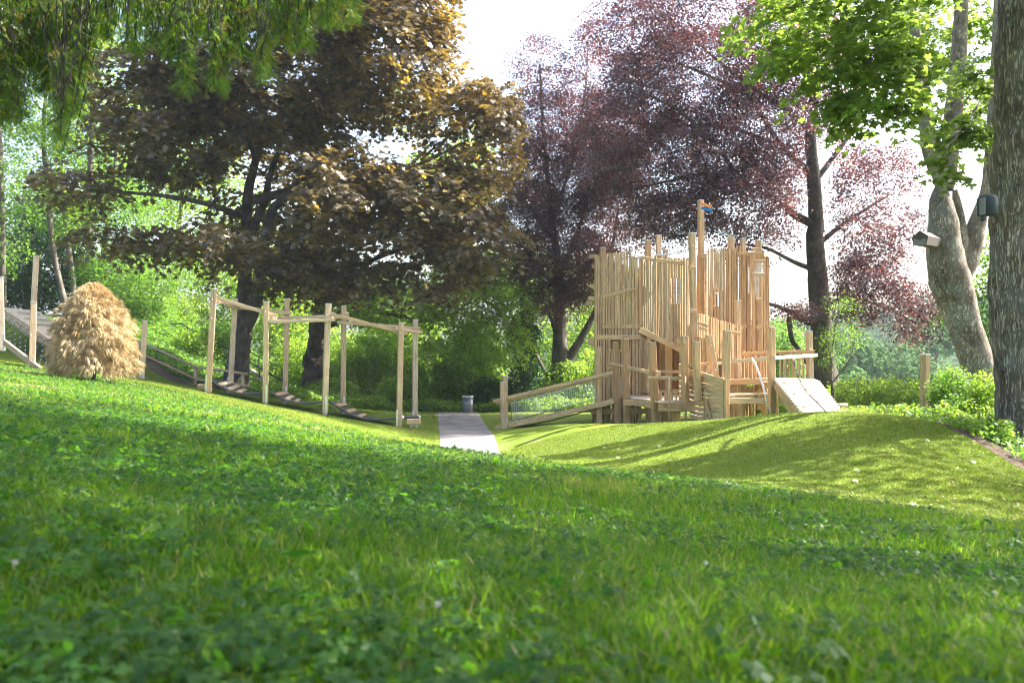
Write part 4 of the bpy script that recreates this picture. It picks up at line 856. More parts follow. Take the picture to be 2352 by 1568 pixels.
# ------------------------------------------------------------------ right-hand pale trunks and green maple
RM = thing('green_maple', 'green leaved maple with a pale plated trunk forking into tall stems on the right', 'tree', tuple(P(2263,930,17)))
sk = limb(RM, zd, [(2275,960,84),(2262,890,70),(2240,821,70),(2218,756,72),(2198,690,80),(2180,640,92),(2172,590,80),(2166,520,66),(2162,465,50),(2160,435,30),(2160,418,6)], 17, BARK_P, n=20, flare=.15)
sk += limb(RM, z8, [(545,880,130),(520,800,130),(470,700,118),(425,560,108),(405,400,112),(375,200,120),(345,40,112),(320,-150,104),(300,-500,92),(270,-1000,76),(250,-1500,60)], 17, BARK_P, 'limb', n=16)
sk += limb(RM, z8, [(555,900,120),(570,780,135),(590,560,125),(610,350,132),(630,150,130),(650,-50,120),(670,-400,108),(690,-900,90),(700,-1500,70)], 17.1, BARK_P, 'limb', n=16)
sk += limb(RM, z8, [(600,1560,170),(650,1420,150),(665,1250,110),(650,1050,75),(628,900,40)], 17.2, BARK_P, 'limb', n=14)
sk += limb(RM, z8, [(640,1560,210),(720,1420,200),(790,1200,140),(845,1020,100),(880,860,82),(888,620,56),(905,400,56),(925,150,56),(940,-200,50),(960,-700,44),(980,-1400,34)], 17.3, BARK_P, 'limb', n=16)
sk += limb(RM, z8, [(330,260,42),(300,180,40),(272,90,36),(265,0,34),(250,-120,28),(215,-420,20),(170,-900,12)], 16.8, BARK_P, 'limb', n=10, dd=-2)
for pts, dd in [([(280,145,22),(150,148,16),(0,142,12),(-160,130,8)], -3), ([(270,60,20),(200,20,16),(90,-40,12),(-60,-60,8)], -3)]: sk += limb(RM, z8, pts, 16.4, BARK_P, 'limb', n=7, dd=dd, sub=4)
for pts, dd in [([(2100,90,12),(1990,130,8),(1860,140,5),(1740,110,3)], -4), ([(2090,-40,14),(1950,-10,9),(1820,0,5),(1680,30,3)], -4), ([(2120,210,8),(2060,200,6),(1960,220,4),(1850,240,2)], -4), ([(2300,170,12),(2260,220,8),(2210,300,5),(2170,340,3)], -3)]: sk += limb(RM, zd, pts, 16.5, BARK_P, 'limb', n=7, dd=dd, sub=4)
bl = [(1870,30,12.5,200,70,1.6,1.1),(1970,110,12.5,140,70,1.5),(1860,150,12.5,130,40,1.2,.9),(1990,215,12.5,130,50,1.2,.9),(2180,60,19.5,150,110,1.5,.7),(2270,230,19.5,70,60,1,.6),(2090,180,12.5,50,60,1,.6),(1980,265,12.5,110,28,1,.8),(1980,-60,13,240,60,2)]
crown(RM, bl, 400, 24, .34, .15, MAPLE, L_MAPLE, tilt=.4, droop=.5, flat=.12, skel=sk, bark=BARK_G, twig_r=.006)
bl = [(2190,400,14.2,38,14,.3),(2170,352,14.2,26,10,.3),(2215,318,14.5,50,26,.4),(2150,375,14,26,12,.3),(2262,300,14.8,36,30,.4),(2128,330,14.5,22,22,.3,.6),(2185,272,14.5,50,22,.4),(2250,170,14.5,60,60,.5,.6)]
crown(RM, bl, 60, 16, .24, .15, MAPLE, L_MAPLE, tilt=.4, droop=.5, flat=.12, name='low_foliage', skel=sk, bark=BARK_G, twig_r=.005)
def slab_leaves(parent, m, boxes, size, shape, n_spray, per, rad, name='shade_crown', tilt=.35):
    """unseen crown layers above the picture, added for the shade they cast: boxes x0,x1,y0,y1,z0,z1"""
    C_ = []
    wts = np.array([(b[1]-b[0])*(b[3]-b[2]) for b in boxes]); i = R.choice(len(boxes), n_spray, p=wts/wts.sum()); b = np.array(boxes)[i]
    c = np.stack([R.uniform(b[:,k], b[:,k+1]) for k in (0,2,4)], 1)
    ci = np.repeat(np.arange(n_spray), per); M = len(ci)
    p = c[ci]+R.normal(size=(M,3))*np.array([rad,rad,rad*.2]); n = np.array([0,0,1])+R.normal(size=(M,3))*tilt
    return leaves(name, p, n, size*R.uniform(.7,1.2,M), shape, m, parent)
slab_leaves(RM, L_MAPLE, [(.3,12,2.2,9.4,9.0,10.4)], .19, STAR, 560, 38, .40)  # out-of-view leaves placed to shade the foreground lawn
slab_leaves(RM, L_MAPLE, [(9.5,14.5,10.2,16.0,9.6,11)], .2, STAR, 24, 190, .55)  # unseen leaf clumps added to shade the right of the mound
slab_leaves(RM, L_MAPLE, [(-1.5,3.5,8.8,13.5,9.7,10.4)], .18, STAR, 55, 44, .5)  # unseen leaf patches added for bands of shade on the sunny lawn
RR = thing('ridged_tree', 'massive ridged pale trunk cut by the right edge of the picture', 'tree', tuple(P(2375,1015,13)))
limb(RR, zd, [(2384,1060,200),(2378,1010,170),(2368,950,148),(2362,880,134),(2350,780,130),(2346,706,131),(2345,574,130),(2344,460,128),(2350,377,142),(2354,300,130),(2356,172,124),(2360,0,122),(2366,-250,110),(2380,-600,90)], 13, BARK_R, n=28, rough=.10, sub=8, flare=.25, lump=3)
limb(RR, zd, [(2368,440,60),(2400,330,60),(2450,200,50),(2520,20,44),(2600,-300,30)], 13, BARK_R, 'limb', n=12)
slab_leaves(RR, L_MAPLE, [(8,15,4,12,10.5,13)], .17, STAR, 120, 30, .5)

# ------------------------------------------------------------------ ancient burr tree and ivy tree
BU = thing('burr_tree', 'ancient gnarled tree with a lumpy dark trunk and long low limb behind the bridge', 'tree', tuple(P(722,890,36)))
sk = limb(BU, z9, [(830,1370,150),(815,1260,118),(832,1120,100),(850,1000,84),(858,900,78),(850,820,60),(830,700,40),(820,560,26)], 36, BARK_B, flare=.3, rough=.42, n=24, sub=12, lump=1.8)
sk += limb(BU, z9, [(860,960,60),(930,900,44),(1000,800,34),(1100,700,24),(1220,600,14)], 36, BARK_B, 'limb', n=10, dd=-1)
sk += limb(BU, z9, [(870,1030,60),(960,1010,40),(1050,975,34),(1150,950,28),(1300,968,26),(1450,1004,22),(1600,975,16),(1720,900,10),(1800,820,5)], 36, BARK_B, 'limb', n=10, dd=-2)
sk += limb(BU, z9, [(1060,970,24),(1120,890,20),(1200,840,14),(1300,800,8)], 35.5, BARK_B, 'limb', n=8, dd=-1)
sk += limb(BU, z9, [(850,860,50),(780,780,34),(700,700,20),(600,640,10)], 36, BARK_B, 'limb', n=8)
crown(BU, [(900,700,34.5,150,45,2.5),(1060,700,34,110,55,2),(1130,780,34,90,70,2,1.1),(840,660,35,120,40,2.5),(1010,770,33.5,80,40,1.5,.6),(1170,690,34,60,50,2),(650,650,37,110,60,2,.8),(1040,640,35.5,120,50,2,.8)], 900, 34, .6, .15, STAR, L_LIME, tilt=.5, droop=.5, flat=.15, skel=sk, bark=BARK_B)
IV = thing('ivy_tree', 'slim tree wrapped in dark ivy between the path and the forked beech', 'tree', tuple(P(1205,930,36)))
sk = limb(IV, zd, [(1208,945,26),(1206,860,22),(1204,780,18),(1200,700,12),(1195,620,7)], 36, BARK_D)
crown(IV, [(1206,860,36,32,70,.6),(1203,770,36,38,60,.7),(1190,900,35.5,40,40,.7)], 420, 30, .3, .11, BEECH, L_DARK, tilt=.9, droop=.6, skel=sk, bark=BARK_D)

# ------------------------------------------------------------------ background trees and shrubs
def tree(name, label, cat, base, trunk, blobs, ns, per, rad, size, shape, m, bark=BARK_G, D=40, group=None, extra=(), n=9, **k):
    T = thing(name, label, cat, tuple(P(base[0], base[1], D)), group)
    sk = []
    for i, pts in enumerate([trunk]+list(extra)): sk += limb(T, zd, pts, D, bark, 'trunk' if i == 0 else 'limb', n=n, sub=4, rough=.06)
    crown(T, blobs, ns, per, rad, size, shape, m, skel=sk, bark=bark, **k); return T
GB = 'slender woodland trees on the left bank'
tree('woodland_tree', 'straight grey trunk at the left edge among green foliage', 'tree', (6,760), [(8,770,18),(6,640,15),(4,500,14),(0,350,12),(-6,200,10),(-10,0,7)], [(-20,150,36,90,120,3),(30,420,36,80,80,2,.6),(-40,500,36,80,150,3,.8),(-60,-50,36,150,80,3)], 520, 26, .6, .15, STAR, L_WOOD, D=36, group=GB)
tree('woodland_tree', 'curving pale trunk rising above the sloping net ramp', 'tree', (150,730), [(156,760,15),(150,700,14),(138,650,13),(127,600,12),(118,540,12),(110,440,11),(100,330,9),(104,230,7),(120,120,5)], [(100,230,40,110,120,3),(160,430,40,80,70,2,.8),(60,340,40,70,90,2.5),(130,60,40,110,80,3)], 620, 26, .6, .15, STAR, L_LIME, D=40, group=GB)
tree('woodland_tree', 'dark grey trunk directly behind the golden conifer top', 'tree', (168,740), [(170,760,12),(168,650,12),(158,570,11),(150,490,10),(140,380,8),(125,280,6)], [(210,320,42,90,90,3),(120,480,42,70,60,2),(250,420,42,80,60,2.5,.8)], 420, 26, .6, .15, STAR, L_WOOD, D=42, group=GB)
tree('woodland_tree', 'tall pale tree dividing into many fine upright stems at the upper left', 'tree', (205,720), [(208,745,17),(208,640,17),(204,500,15),(207,400,13),(212,290,12),(212,200,11),(196,110,7),(178,30,5),(160,-60,3)], [(190,130,38,80,130,2,.5),(240,260,38,90,70,2,.6),(170,40,38,70,80,2,.5),(250,90,38,60,90,2,.4),(210,520,38,60,60,2,.5)], 420, 20, .6, .14, STAR, L_LIME, D=38, group=GB,
     extra=[[(213,205,8),(228,130,6),(236,60,4),(240,-20,3)],[(212,195,7),(208,100,5),(205,20,3),(200,-60,2)],[(214,210,6),(240,150,4),(262,80,2)],[(210,190,6),(170,150,4),(140,100,2)]])
tree('woodland_tree', 'grey twin stem close right of the tall pale tree', 'tree', (238,720), [(240,745,14),(237,640,14),(240,560,12),(252,480,9),(262,400,7),(270,320,5)], [(290,480,38,80,60,2),(330,620,38,110,70,3,1),(260,640,38,70,60,2)], 460, 26, .55, .14, STAR, L_WOOD, D=38, group=GB, extra=[[(244,610,7),(290,570,5),(350,565,4),(430,590,2)]])
GT = 'leafy trees filling the view behind the maple'  # shaded ones get lime leaves in place of sunlight
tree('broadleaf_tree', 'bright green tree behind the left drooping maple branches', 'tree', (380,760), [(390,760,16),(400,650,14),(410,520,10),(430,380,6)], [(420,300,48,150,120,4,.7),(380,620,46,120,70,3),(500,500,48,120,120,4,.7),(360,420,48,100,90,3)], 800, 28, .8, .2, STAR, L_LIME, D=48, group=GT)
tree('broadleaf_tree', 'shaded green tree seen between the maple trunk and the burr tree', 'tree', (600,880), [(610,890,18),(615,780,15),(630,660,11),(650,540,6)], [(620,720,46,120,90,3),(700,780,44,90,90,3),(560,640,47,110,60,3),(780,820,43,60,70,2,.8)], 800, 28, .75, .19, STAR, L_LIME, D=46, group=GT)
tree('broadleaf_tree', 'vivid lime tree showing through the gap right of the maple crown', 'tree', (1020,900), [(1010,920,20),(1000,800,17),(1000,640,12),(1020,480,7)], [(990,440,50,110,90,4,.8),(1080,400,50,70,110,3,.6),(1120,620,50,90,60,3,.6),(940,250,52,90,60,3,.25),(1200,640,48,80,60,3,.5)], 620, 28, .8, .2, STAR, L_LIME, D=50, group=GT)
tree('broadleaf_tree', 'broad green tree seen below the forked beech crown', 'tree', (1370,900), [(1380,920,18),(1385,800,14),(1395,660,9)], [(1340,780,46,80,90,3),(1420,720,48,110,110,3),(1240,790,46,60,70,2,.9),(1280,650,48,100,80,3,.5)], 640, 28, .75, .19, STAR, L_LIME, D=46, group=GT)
tree('dark_evergreen', 'dense dark green tree behind the net ramp at far left', 'tree', (60,720), [(70,740,20),(75,600,16),(80,450,10)], [(90,610,45,130,90,3,1.4),(20,660,44,90,60,2,1.4),(200,660,46,100,60,2,1),(120,500,47,90,70,3)], 900, 30, .7, .2, STAR, L_DARK, D=45, bark=BARK_D)
SB = 'understorey shrubs along the back of the turf'  # lime leaf colour stands in for sunlight on shrubs the crowns shade
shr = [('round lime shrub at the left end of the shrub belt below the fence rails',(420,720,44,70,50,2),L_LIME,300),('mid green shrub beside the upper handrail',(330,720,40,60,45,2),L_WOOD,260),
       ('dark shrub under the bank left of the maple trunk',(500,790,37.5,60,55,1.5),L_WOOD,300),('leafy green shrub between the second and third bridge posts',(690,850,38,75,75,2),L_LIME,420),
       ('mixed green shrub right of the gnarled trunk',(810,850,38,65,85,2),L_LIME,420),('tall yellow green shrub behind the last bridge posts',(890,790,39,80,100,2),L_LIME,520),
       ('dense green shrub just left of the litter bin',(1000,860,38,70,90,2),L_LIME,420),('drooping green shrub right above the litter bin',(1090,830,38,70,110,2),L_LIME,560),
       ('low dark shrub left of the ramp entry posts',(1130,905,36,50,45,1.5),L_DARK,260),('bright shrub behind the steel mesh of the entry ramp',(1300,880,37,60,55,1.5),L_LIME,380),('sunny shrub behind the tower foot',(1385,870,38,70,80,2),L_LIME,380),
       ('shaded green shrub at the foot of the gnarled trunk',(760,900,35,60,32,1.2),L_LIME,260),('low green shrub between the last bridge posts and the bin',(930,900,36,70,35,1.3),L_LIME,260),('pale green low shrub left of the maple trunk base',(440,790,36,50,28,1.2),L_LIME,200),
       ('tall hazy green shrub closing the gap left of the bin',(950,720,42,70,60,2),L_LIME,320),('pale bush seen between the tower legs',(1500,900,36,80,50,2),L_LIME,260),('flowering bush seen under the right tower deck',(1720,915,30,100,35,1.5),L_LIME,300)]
for lab, b_, mm, ns in shr:
    x, y, D, rx, ry, rd = b_
    base = P(x, y+ry, D); T = thing('shrub', lab, 'shrub', tuple(base), SB)
    g = P(x, y+ry*1.1, D); sk = []
    for s in (-.5, 0, .45): sk += limb(T, zd, [(x+s*10, y+ry*1.25, 5), (x+s*rx*.5, y+ry*.3, 4), (x+s*rx, y-ry*.5, 2)], D, BARK_G, 'stem', n=6, sub=3)
    bb = [b_, (x-rx*.5, y+ry*.35, D-.3, rx*.6, ry*.6, rd), (x+rx*.5, y+ry*.3, D-.2, rx*.6, ry*.6, rd), (x+rx*.2, y-ry*.5, D, rx*.6, ry*.45, rd)]
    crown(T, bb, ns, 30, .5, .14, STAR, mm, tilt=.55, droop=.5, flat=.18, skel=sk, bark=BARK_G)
# small trees and shrubs on the right
tree('young_tree', 'thin young tree with bare twisting stems behind the climbing ramp', 'tree', (1918,925), [(1914,935,8),(1912,890,7),(1908,850,6),(1912,800,4),(1920,740,3)], [(1935,770,25,35,35,1,.8),(1905,800,25,22,40,.8,.5),(1930,700,25,30,20,.8,.5)], 90, 26, .35, .06, BEECH, L_WOOD, D=25, extra=[[(1910,880,4),(1935,850,4),(1955,820,3),(1960,790,2)],[(1914,925,3),(1950,890,2.5),(1985,860,2),(2005,840,1)]])
tree('conifer_tree', 'soft green conifer just right of the tower wall', 'tree', (1800,880), [(1800,930,12),(1800,830,9),(1798,760,5)], [(1795,790,42,45,60,2),(1790,850,42,60,50,2)], 380, 30, .5, .14, STAR, L_WOOD, D=42)
tree('leaning_shrub', 'glossy dark green shrub leaning beside the lone post', 'shrub', (2190,945), [(2185,955,6),(2190,910,5),(2185,870,3)], [(2188,885,15.4,34,38,.5),(2172,910,15.2,30,30,.5),(2200,915,15.3,36,30,.5)], 200, 34, .17, .055, BEECH, L_WOOD, D=15.5, extra=[[(2186,940,4),(2160,900,3),(2150,870,2)]], twig_r=.004)
tree('leaning_shrub', 'yellow green shrub at the foot of the forked pale trunk', 'shrub', (2240,965), [(2240,975,5),(2242,930,4),(2250,890,2)], [(2240,925,15,34,34,.5),(2262,890,15,18,38,.4),(2275,950,14.6,40,26,.5),(2215,945,14.8,30,22,.5)], 200, 34, .17, .055, BEECH, L_LIME, D=15, extra=[[(2242,960,4),(2265,910,3),(2268,870,2)]], twig_r=.004)
tree('edge_tree', 'green tree showing between the two big right trunks', 'tree', (2290,900), [(2290,950,16),(2290,800,13),(2285,600,10),(2280,450,6)], [(2275,640,27,36,60,1.5),(2290,760,27,40,70,1.5),(2265,560,27,30,40,1.2,.5),(2290,860,27,40,50,1.5),(2150,760,27,22,10,.6,.5),(2180,720,27,40,14,.8,.6),(2400,700,27,90,200,2)], 460, 30, .45, .13, MAPLE, L_WOOD, D=27)
for lab, b_ in [('pale lime bush glowing right of the climbing ramp',(1990,900,28,70,35,1.5)),('low bright bush left of the lone post',(2080,905,26,60,40,1.2)),('hazy bush at the foot of the hillside view',(1930,915,30,50,30,1.5))]:
    x, y, D, rx, ry, rd = b_; T = thing('shrub', lab, 'shrub', tuple(P(x, y+ry, D)), 'low bushes right of the tower')
    sk = limb(T, zd, [(x, y+ry*1.4, 5), (x, y, 4), (x+5, y-ry*.7, 2)], D, BARK_G, 'stem', n=6, sub=3)
    crown(T, [b_, (x-rx*.6, y+ry*.3, D, rx*.5, ry*.8, rd), (x+rx*.55, y+ry*.35, D, rx*.5, ry*.7, rd)], 240, 30, .3, .085, STAR, L_LIME, tilt=.6, droop=.4, skel=sk, bark=BARK_G)

# ------------------------------------------------------------------ yew overhead at the upper left
YW = thing('yew_tree', 'dark yew with hanging needle branches across the upper left corner', 'tree', (-7.5, 6.0, 3))
sk = limb(YW, lambda x, y, D: Vector((x, D, y)), [(-7.6,2.6,.9),(-7.5,5,.8),(-7.3,7.5,.6),(-7,10,.4)], 5.5, BARK_D, n=14) if False else []
b = MB()
def wl(pts, r0, r1, nm='limb', n=9):
    c, r = smooth_path(pts, list(np.linspace(r0, r1, len(pts))), 5); q = MB(); q.tube(c, r, n); q.build(nm, BARK_D, YW); return c
gz = Hs(-7.5, 6)
sk = wl([(-7.6,6,gz-.2),(-7.5,6.1,gz+2),(-7.2,6.1,gz+4),(-7,6,gz+7)], .45, .25, 'trunk', 14)
cols = [(-60,-60,300,70,7),(20,-60,290,60,7.2),(60,-60,170,60,7.6),(110,-60,220,55,7.4),(142,120,335,32,7.0),(165,60,280,35,7.3),(185,-60,175,55,7.6),(245,-60,100,45,7.6),(300,-60,130,38,7.2),(350,-60,118,45,7.6),(398,-60,140,40,7.2),(425,-60,222,26,6.9),(500,-60,216,32,7.0),(545,-60,140,40,7.4),(603,-60,188,28,7.0),(650,-60,120,40,7.3),(700,-60,116,32,7.0),(755,-60,70,40,7.3),(812,-60,62,26,7.1),(470,-60,90,60,7.8)]
for (x, y, D) in [(830,-70,7.2),(640,-90,7.3),(420,-90,7.3),(200,-80,7.4),(60,-60,7.3),(-60,-40,7.2)]:
    e = P(x, y, D); sk += wl([(-7.1,6.1,gz+rnd.uniform(3.6,5.2)), ((e.x-7)/2, 6.8, e.z+.9), tuple(e)], .09, .02)
N_ = []; sh_c = []
for (x, y0, y1, hw, D) in cols:
    ar = hw*2*(y1-y0); k_ = int(ar/42)
    for _ in range(k_):
        yy = y0+(y1-y0)*rnd.random()**.85; fr_ = (yy-y0)/(y1-y0)
        xx = x+rnd.gauss(0, .5)*hw*(1-.45*fr_)
        sh_c.append(P(xx, yy-18, D+rnd.uniform(-.5,.5)))
ns_ = len(sh_c); c = np.array([tuple(p) for p in sh_c])
az = R.random(ns_)*2*np.pi; hor = np.stack([np.cos(az), np.sin(az), np.zeros(ns_)], 1)
Ls = R.uniform(.07,.16,ns_); dr = unit(hor*R.uniform(.3,1.7,ns_)[:,None]+np.array([0,0,-.9]))
pl_n = unit(np.cross(dr, R.normal(size=(ns_,3))))
nn_ = 26; t = (np.arange(nn_)+.5)/nn_
cc = c[:,None]+dr[:,None]*(Ls[:,None]*t[None])[...,None]
sd = np.where(np.arange(nn_) % 2 == 0, 1., -1.)
dirn = unit(pl_n[:,None]*sd[None,:,None]*1.0+dr[:,None]*.75+R.normal(size=(ns_,nn_,3))*.18)
ln = (.024*(1-.45*t))[None,:]*R.uniform(.8,1.2,(ns_,1)); wv = unit(np.cross(dirn, np.cross(dr, pl_n)[:,None]+R.normal(size=(ns_,nn_,3))*.2))
tip = cc+dirn*ln[...,None]; w_ = .0030
V = np.stack([cc+wv*w_*.5, cc+dirn*(ln*.55)[...,None]+wv*w_, tip, cc+dirn*(ln*.5)[...,None]-wv*w_], 2).reshape(-1,3)
M = ns_*nn_; rv = np.clip(.45+R.normal(size=ns_)[:,None]*.2+R.normal(size=(ns_,nn_))*.12+(R.random(ns_)[:,None] > .94)*.45, 0, 1)
np_mesh('hanging_foliage', V, np.arange(M*4), np.arange(M)*4, L_YEW, YW, np.repeat(rv.ravel(), 4))
q = MB()
for i in range(0, ns_, 6):
    p = sh_c[i]; q.tube([p+Vector((rnd.uniform(-.1,.1), 0, .35)), p, p+Vector(tuple(dr[i]))*float(Ls[i])], [.005,.004,.0015], 3, cap=False)
tw = q.build('twigs', BARK_D, YW); tw['kind'] = 'stuff'
slab_leaves(YW, L_YEW, [(-8,1.0,1.0,4.8,7.8,8.6)], .16, STAR, 220, 34, .42, name='shade_crown')  # unseen layer, kept to cut sky light over the near lawn

# ------------------------------------------------------------------ golden conifer
GC = thing('golden_conifer', 'straw coloured bushy dwarf conifer on the crest of the lawn at left', 'shrub', tuple(P(215,855,20.3)))
limb(GC, zd, [(215,872,12),(214,820,9),(213,740,6),(212,690,3)], 20.3, BARK_D, n=8)
ns_ = 1900; th = R.random(ns_)*2*np.pi; hh = R.random(ns_)**.8       # hh 0 bottom to 1 top
prof_h = np.interp(hh, [0,.12,.3,.5,.68,.82,.93,1], [.84,.95,.93,.82,.66,.46,.26,.04])
rad_ = prof_h*(1+.10*np.sin(th*4+hh*9)+.07*np.sin(th*9-hh*17))*R.uniform(.54,.98,ns_)
c0 = P(214,866,20.3); Ht = .02+(866-675)/F*20.3
c = np.stack([c0.x+rad_*np.cos(th), c0.y+rad_*np.sin(th)*.95, c0.z+.12+hh*Ht], 1)
dir_ = unit(np.stack([np.cos(th), np.sin(th), np.interp(hh, [0,.3,.6,.85,1], [-.6,-.2,.3,1.1,2.4])], 1)+R.normal(size=(ns_,3))*.38)
per = 34; ci = np.repeat(np.arange(ns_), per); M = len(ci)
dd_ = unit(dir_[ci]+R.normal(size=(M,3))*.30); ln = R.uniform(.06,.20,M); st = c[ci]+dir_[ci]*R.uniform(0,.08,(M,1))+R.normal(size=(M,3))*.012
wv = unit(np.cross(dd_, R.normal(size=(M,3)))); w_ = R.uniform(.003,.0075,M)[:,None]
mid = st+dd_*(ln*.5)[:,None]; tip = st+dd_*ln[:,None]+np.array([0,0,-1])*(ln*.45)[:,None]
V = np.stack([st, mid+wv*w_, tip, mid-wv*w_], 1).reshape(-1,3)
rv = np.clip(.5+R.normal(size=ns_)[ci]*.2+R.normal(size=M)*.15+(hh[ci] > .9)*.2, 0, 1)
np_mesh('foliage', V, np.arange(M*4), np.arange(M)*4, L_STRAW, GC, np.repeat(rv, 4))

# ------------------------------------------------------------------ far wooded hillside
hx = np.linspace(-160, 260, 90); hy = np.linspace(95, 420, 70); HX, HY = np.meshgrid(hx, hy)
def hill(x, y):
    t = np.clip((y-105)/165, 0, 1); s = t*t*(3-2*t)
    ridge = np.interp(x/np.maximum(y,1)*F+1176, [400,1000,1500,1800,1900,2080,2200,2400,2700], [2,4,7,9,11,16,15,19,16])
    return -25+s*(ridge+25-6)+2.2*np.sin(x*.05+1)*np.cos(y*.043)+1.5*np.sin(x*.11+y*.07)
HZ = hill(HX, HY)
grid('hill', HX, HY, HZ, HILL_M)
def far_crowns(name, C_, rad, per, size, m, parent=None):
    n = len(C_); ci = np.repeat(np.arange(n), per); M = len(ci)
    d = unit(R.normal(size=(M,3))); d[:,2] = np.abs(d[:,2])*1.0-.25*R.random(M)
    lump = 1+.22*np.sin(d[:,0]*5+ci)+.2*np.sin(d[:,2]*6+ci*2.1)+.15*np.sin(d[:,1]*7+ci)
    p = C_[ci]+d*rad[ci][:,None]*lump[:,None]*np.array([1,1,.95])*R.uniform(.8,1.04,M)[:,None]
    return leaves(name, p, d+np.array([0,0,.4])+R.normal(size=(M,3))*.3, size*R.uniform(.6,1.3,M), CLUMP, m, parent, .5+R.normal(size=n)[ci]*.22+R.normal(size=M)*.15, curl=.2)
def far_set(n, y0, y1, x0, x1):
    px_ = R.uniform(x0, x1, n); y = R.uniform(y0, y1, n); x = (px_-1176)/F*y; return np.stack([x, y, hill(x, y)], 1)
A = np.concatenate([far_set(300, 100, 170, 1650, 2500), far_set(520, 170, 285, 1500, 2600), far_set(260, 110, 285, 600, 1650)])
A[:,2] += 2.0; ra_ = R.uniform(3.0,5.2,len(A)); dk = R.random(len(A)) < .22
o = far_crowns('distant_wood', A[~dk], ra_[~dk], 330, .6, L_FAR); tag(o, 'pale hazy green wood covering the far hillside', 'wood', kind='stuff')
o = far_crowns('distant_conifers', A[dk]+np.array([0,0,1.]), ra_[dk]*.85, 330, .6, L_FARD); tag(o, 'darker blue green clumps scattered through the far hillside wood', 'wood', kind='stuff')
for lab, (x, y, D, r) in {'round pale tree on the hillside left of the lone post':(2035,845,95,4.3), 'lower hillside tree directly behind the lone post':(2110,880,88,3.4), 'rounded hillside tree behind the bare twisting stems':(1960,830,92,3.6), 'hillside tree just left of the forked pale trunk':(2150,780,105,4),
                          'hillside tree above the top of the climbing ramp':(1850,850,90,3.6), 'pale hillside tree right of the beech trunk':(1935,900,80,2.8)}.items():
    T = thing('hillside_tree', lab, 'tree', tuple(P(x, y+r*F/D, D)), 'separate trees low on the far hillside')
    limb(T, zd, [(x, y+r*F/D*1.6, 9), (x, y+r*F/D*.4, 7), (x, y, 4)], D, BARK_G, n=6, sub=2)
    c = np.array([tuple(P(x, y, D)), tuple(P(x-r*9, y+r*7, D-1)), tuple(P(x+r*9, y+r*6, D-1))]); far_crowns('crown', c, np.array([r, r*.75, r*.7]), 700, .42, L_FAR, T)

# ------------------------------------------------------------------ lawn grass, clover, turf fibres, ground cover
def fan(n, D0, D1, x0=-330, x1=2680, pw=1.0, end=None):
    """random points in the fan of view, D power law"""
    X = R.uniform(x0, x1, n); u = R.random(n)
    D = (D0**pw+(D1**pw-D0**pw)*u)**(1/pw)
    if end is not None: k = D < end(X)-.02; X, D = X[k], D[k]
    return (X-1176)/F*D, D, X
def blades(name, x, y, h, w, lean, m, rv, lab, cat='grass', z=None):
    n = len(x); z = H(x, y)-.012 if z is None else z
    a = R.random(n)*2*np.pi; la = R.random(n)*2*np.pi
    wd = np.stack([np.cos(a), np.sin(a), np.zeros(n)], 1)*w[:,None]/2
    ld = np.stack([np.cos(la), np.sin(la), np.zeros(n)], 1)*(h*lean)[:,None]
    b = np.stack([x, y, z], 1); up = np.array([0,0,1.])
    m1 = b+up*(h*.55)[:,None]+ld*.3; tp = b+up*(h*(1-.25*lean))[:,None]+ld
    V = np.stack([b-wd, b+wd, m1+wd*.85, m1-wd*.85, tp], 1).reshape(-1,3)
    i = np.arange(n)[:,None]*5
    q = i+np.array([0,1,2,3]); t = i+np.array([3,2,4])
    loops = np.concatenate([q, t], 1).ravel(); st = (np.arange(n)[:,None]*7+np.array([0,4])).ravel()
    o = np_mesh(name, V, loops, st, m, None, np.repeat(np.clip(rv,0,1), 5)); return tag(o, lab, cat, kind='stuff')
def vnoise(x, y, s, seed):
    r = np.random.default_rng(seed); o = 0
    for k in range(6):
        a = r.random()*6.28; f = s*(1.5**k); o = o+np.sin((x*np.cos(a)+y*np.sin(a))*f+r.random()*9+1.5*np.sin((x*np.sin(a)-y*np.cos(a))*f*.7))/(1.25**k)
    return o/3.2
xs, ys = [], []
for n, D0, D1, pw in ((90000,.75,3.2,1.6),(150000,3.2,8,1.5),(170000,8,24,1.2)):
    a, b_, _ = fan(n, D0, D1, pw=pw, end=LAWN_END); xs.append(a); ys.append(b_)
x = np.concatenate(xs); y = np.concatenate(ys); n = len(x)
dry = vnoise(x, y, 1.2, 3); tall = vnoise(x, y, 2.0, 5)
hgt = (.055+.02*np.clip(tall, -1, 1))*R.uniform(.5,1.5,n)*(1-.25*np.clip((y-10)/10,0,1)); hgt[R.random(n) < .01] *= 1.7
wd = (.0038+.0006*y)*R.uniform(.6,1.2,n)
rv = .44+R.normal(size=n)*.26+np.clip(dry-.05,0,1)*.75*np.clip((y-3)/8,0,1)+(R.random(n) < .02)*.5
blades('lawn_grass', x, y, hgt, wd, R.uniform(.2,1.0,n), L_GRASS, rv, 'uneven green grass covering the whole foreground slope')
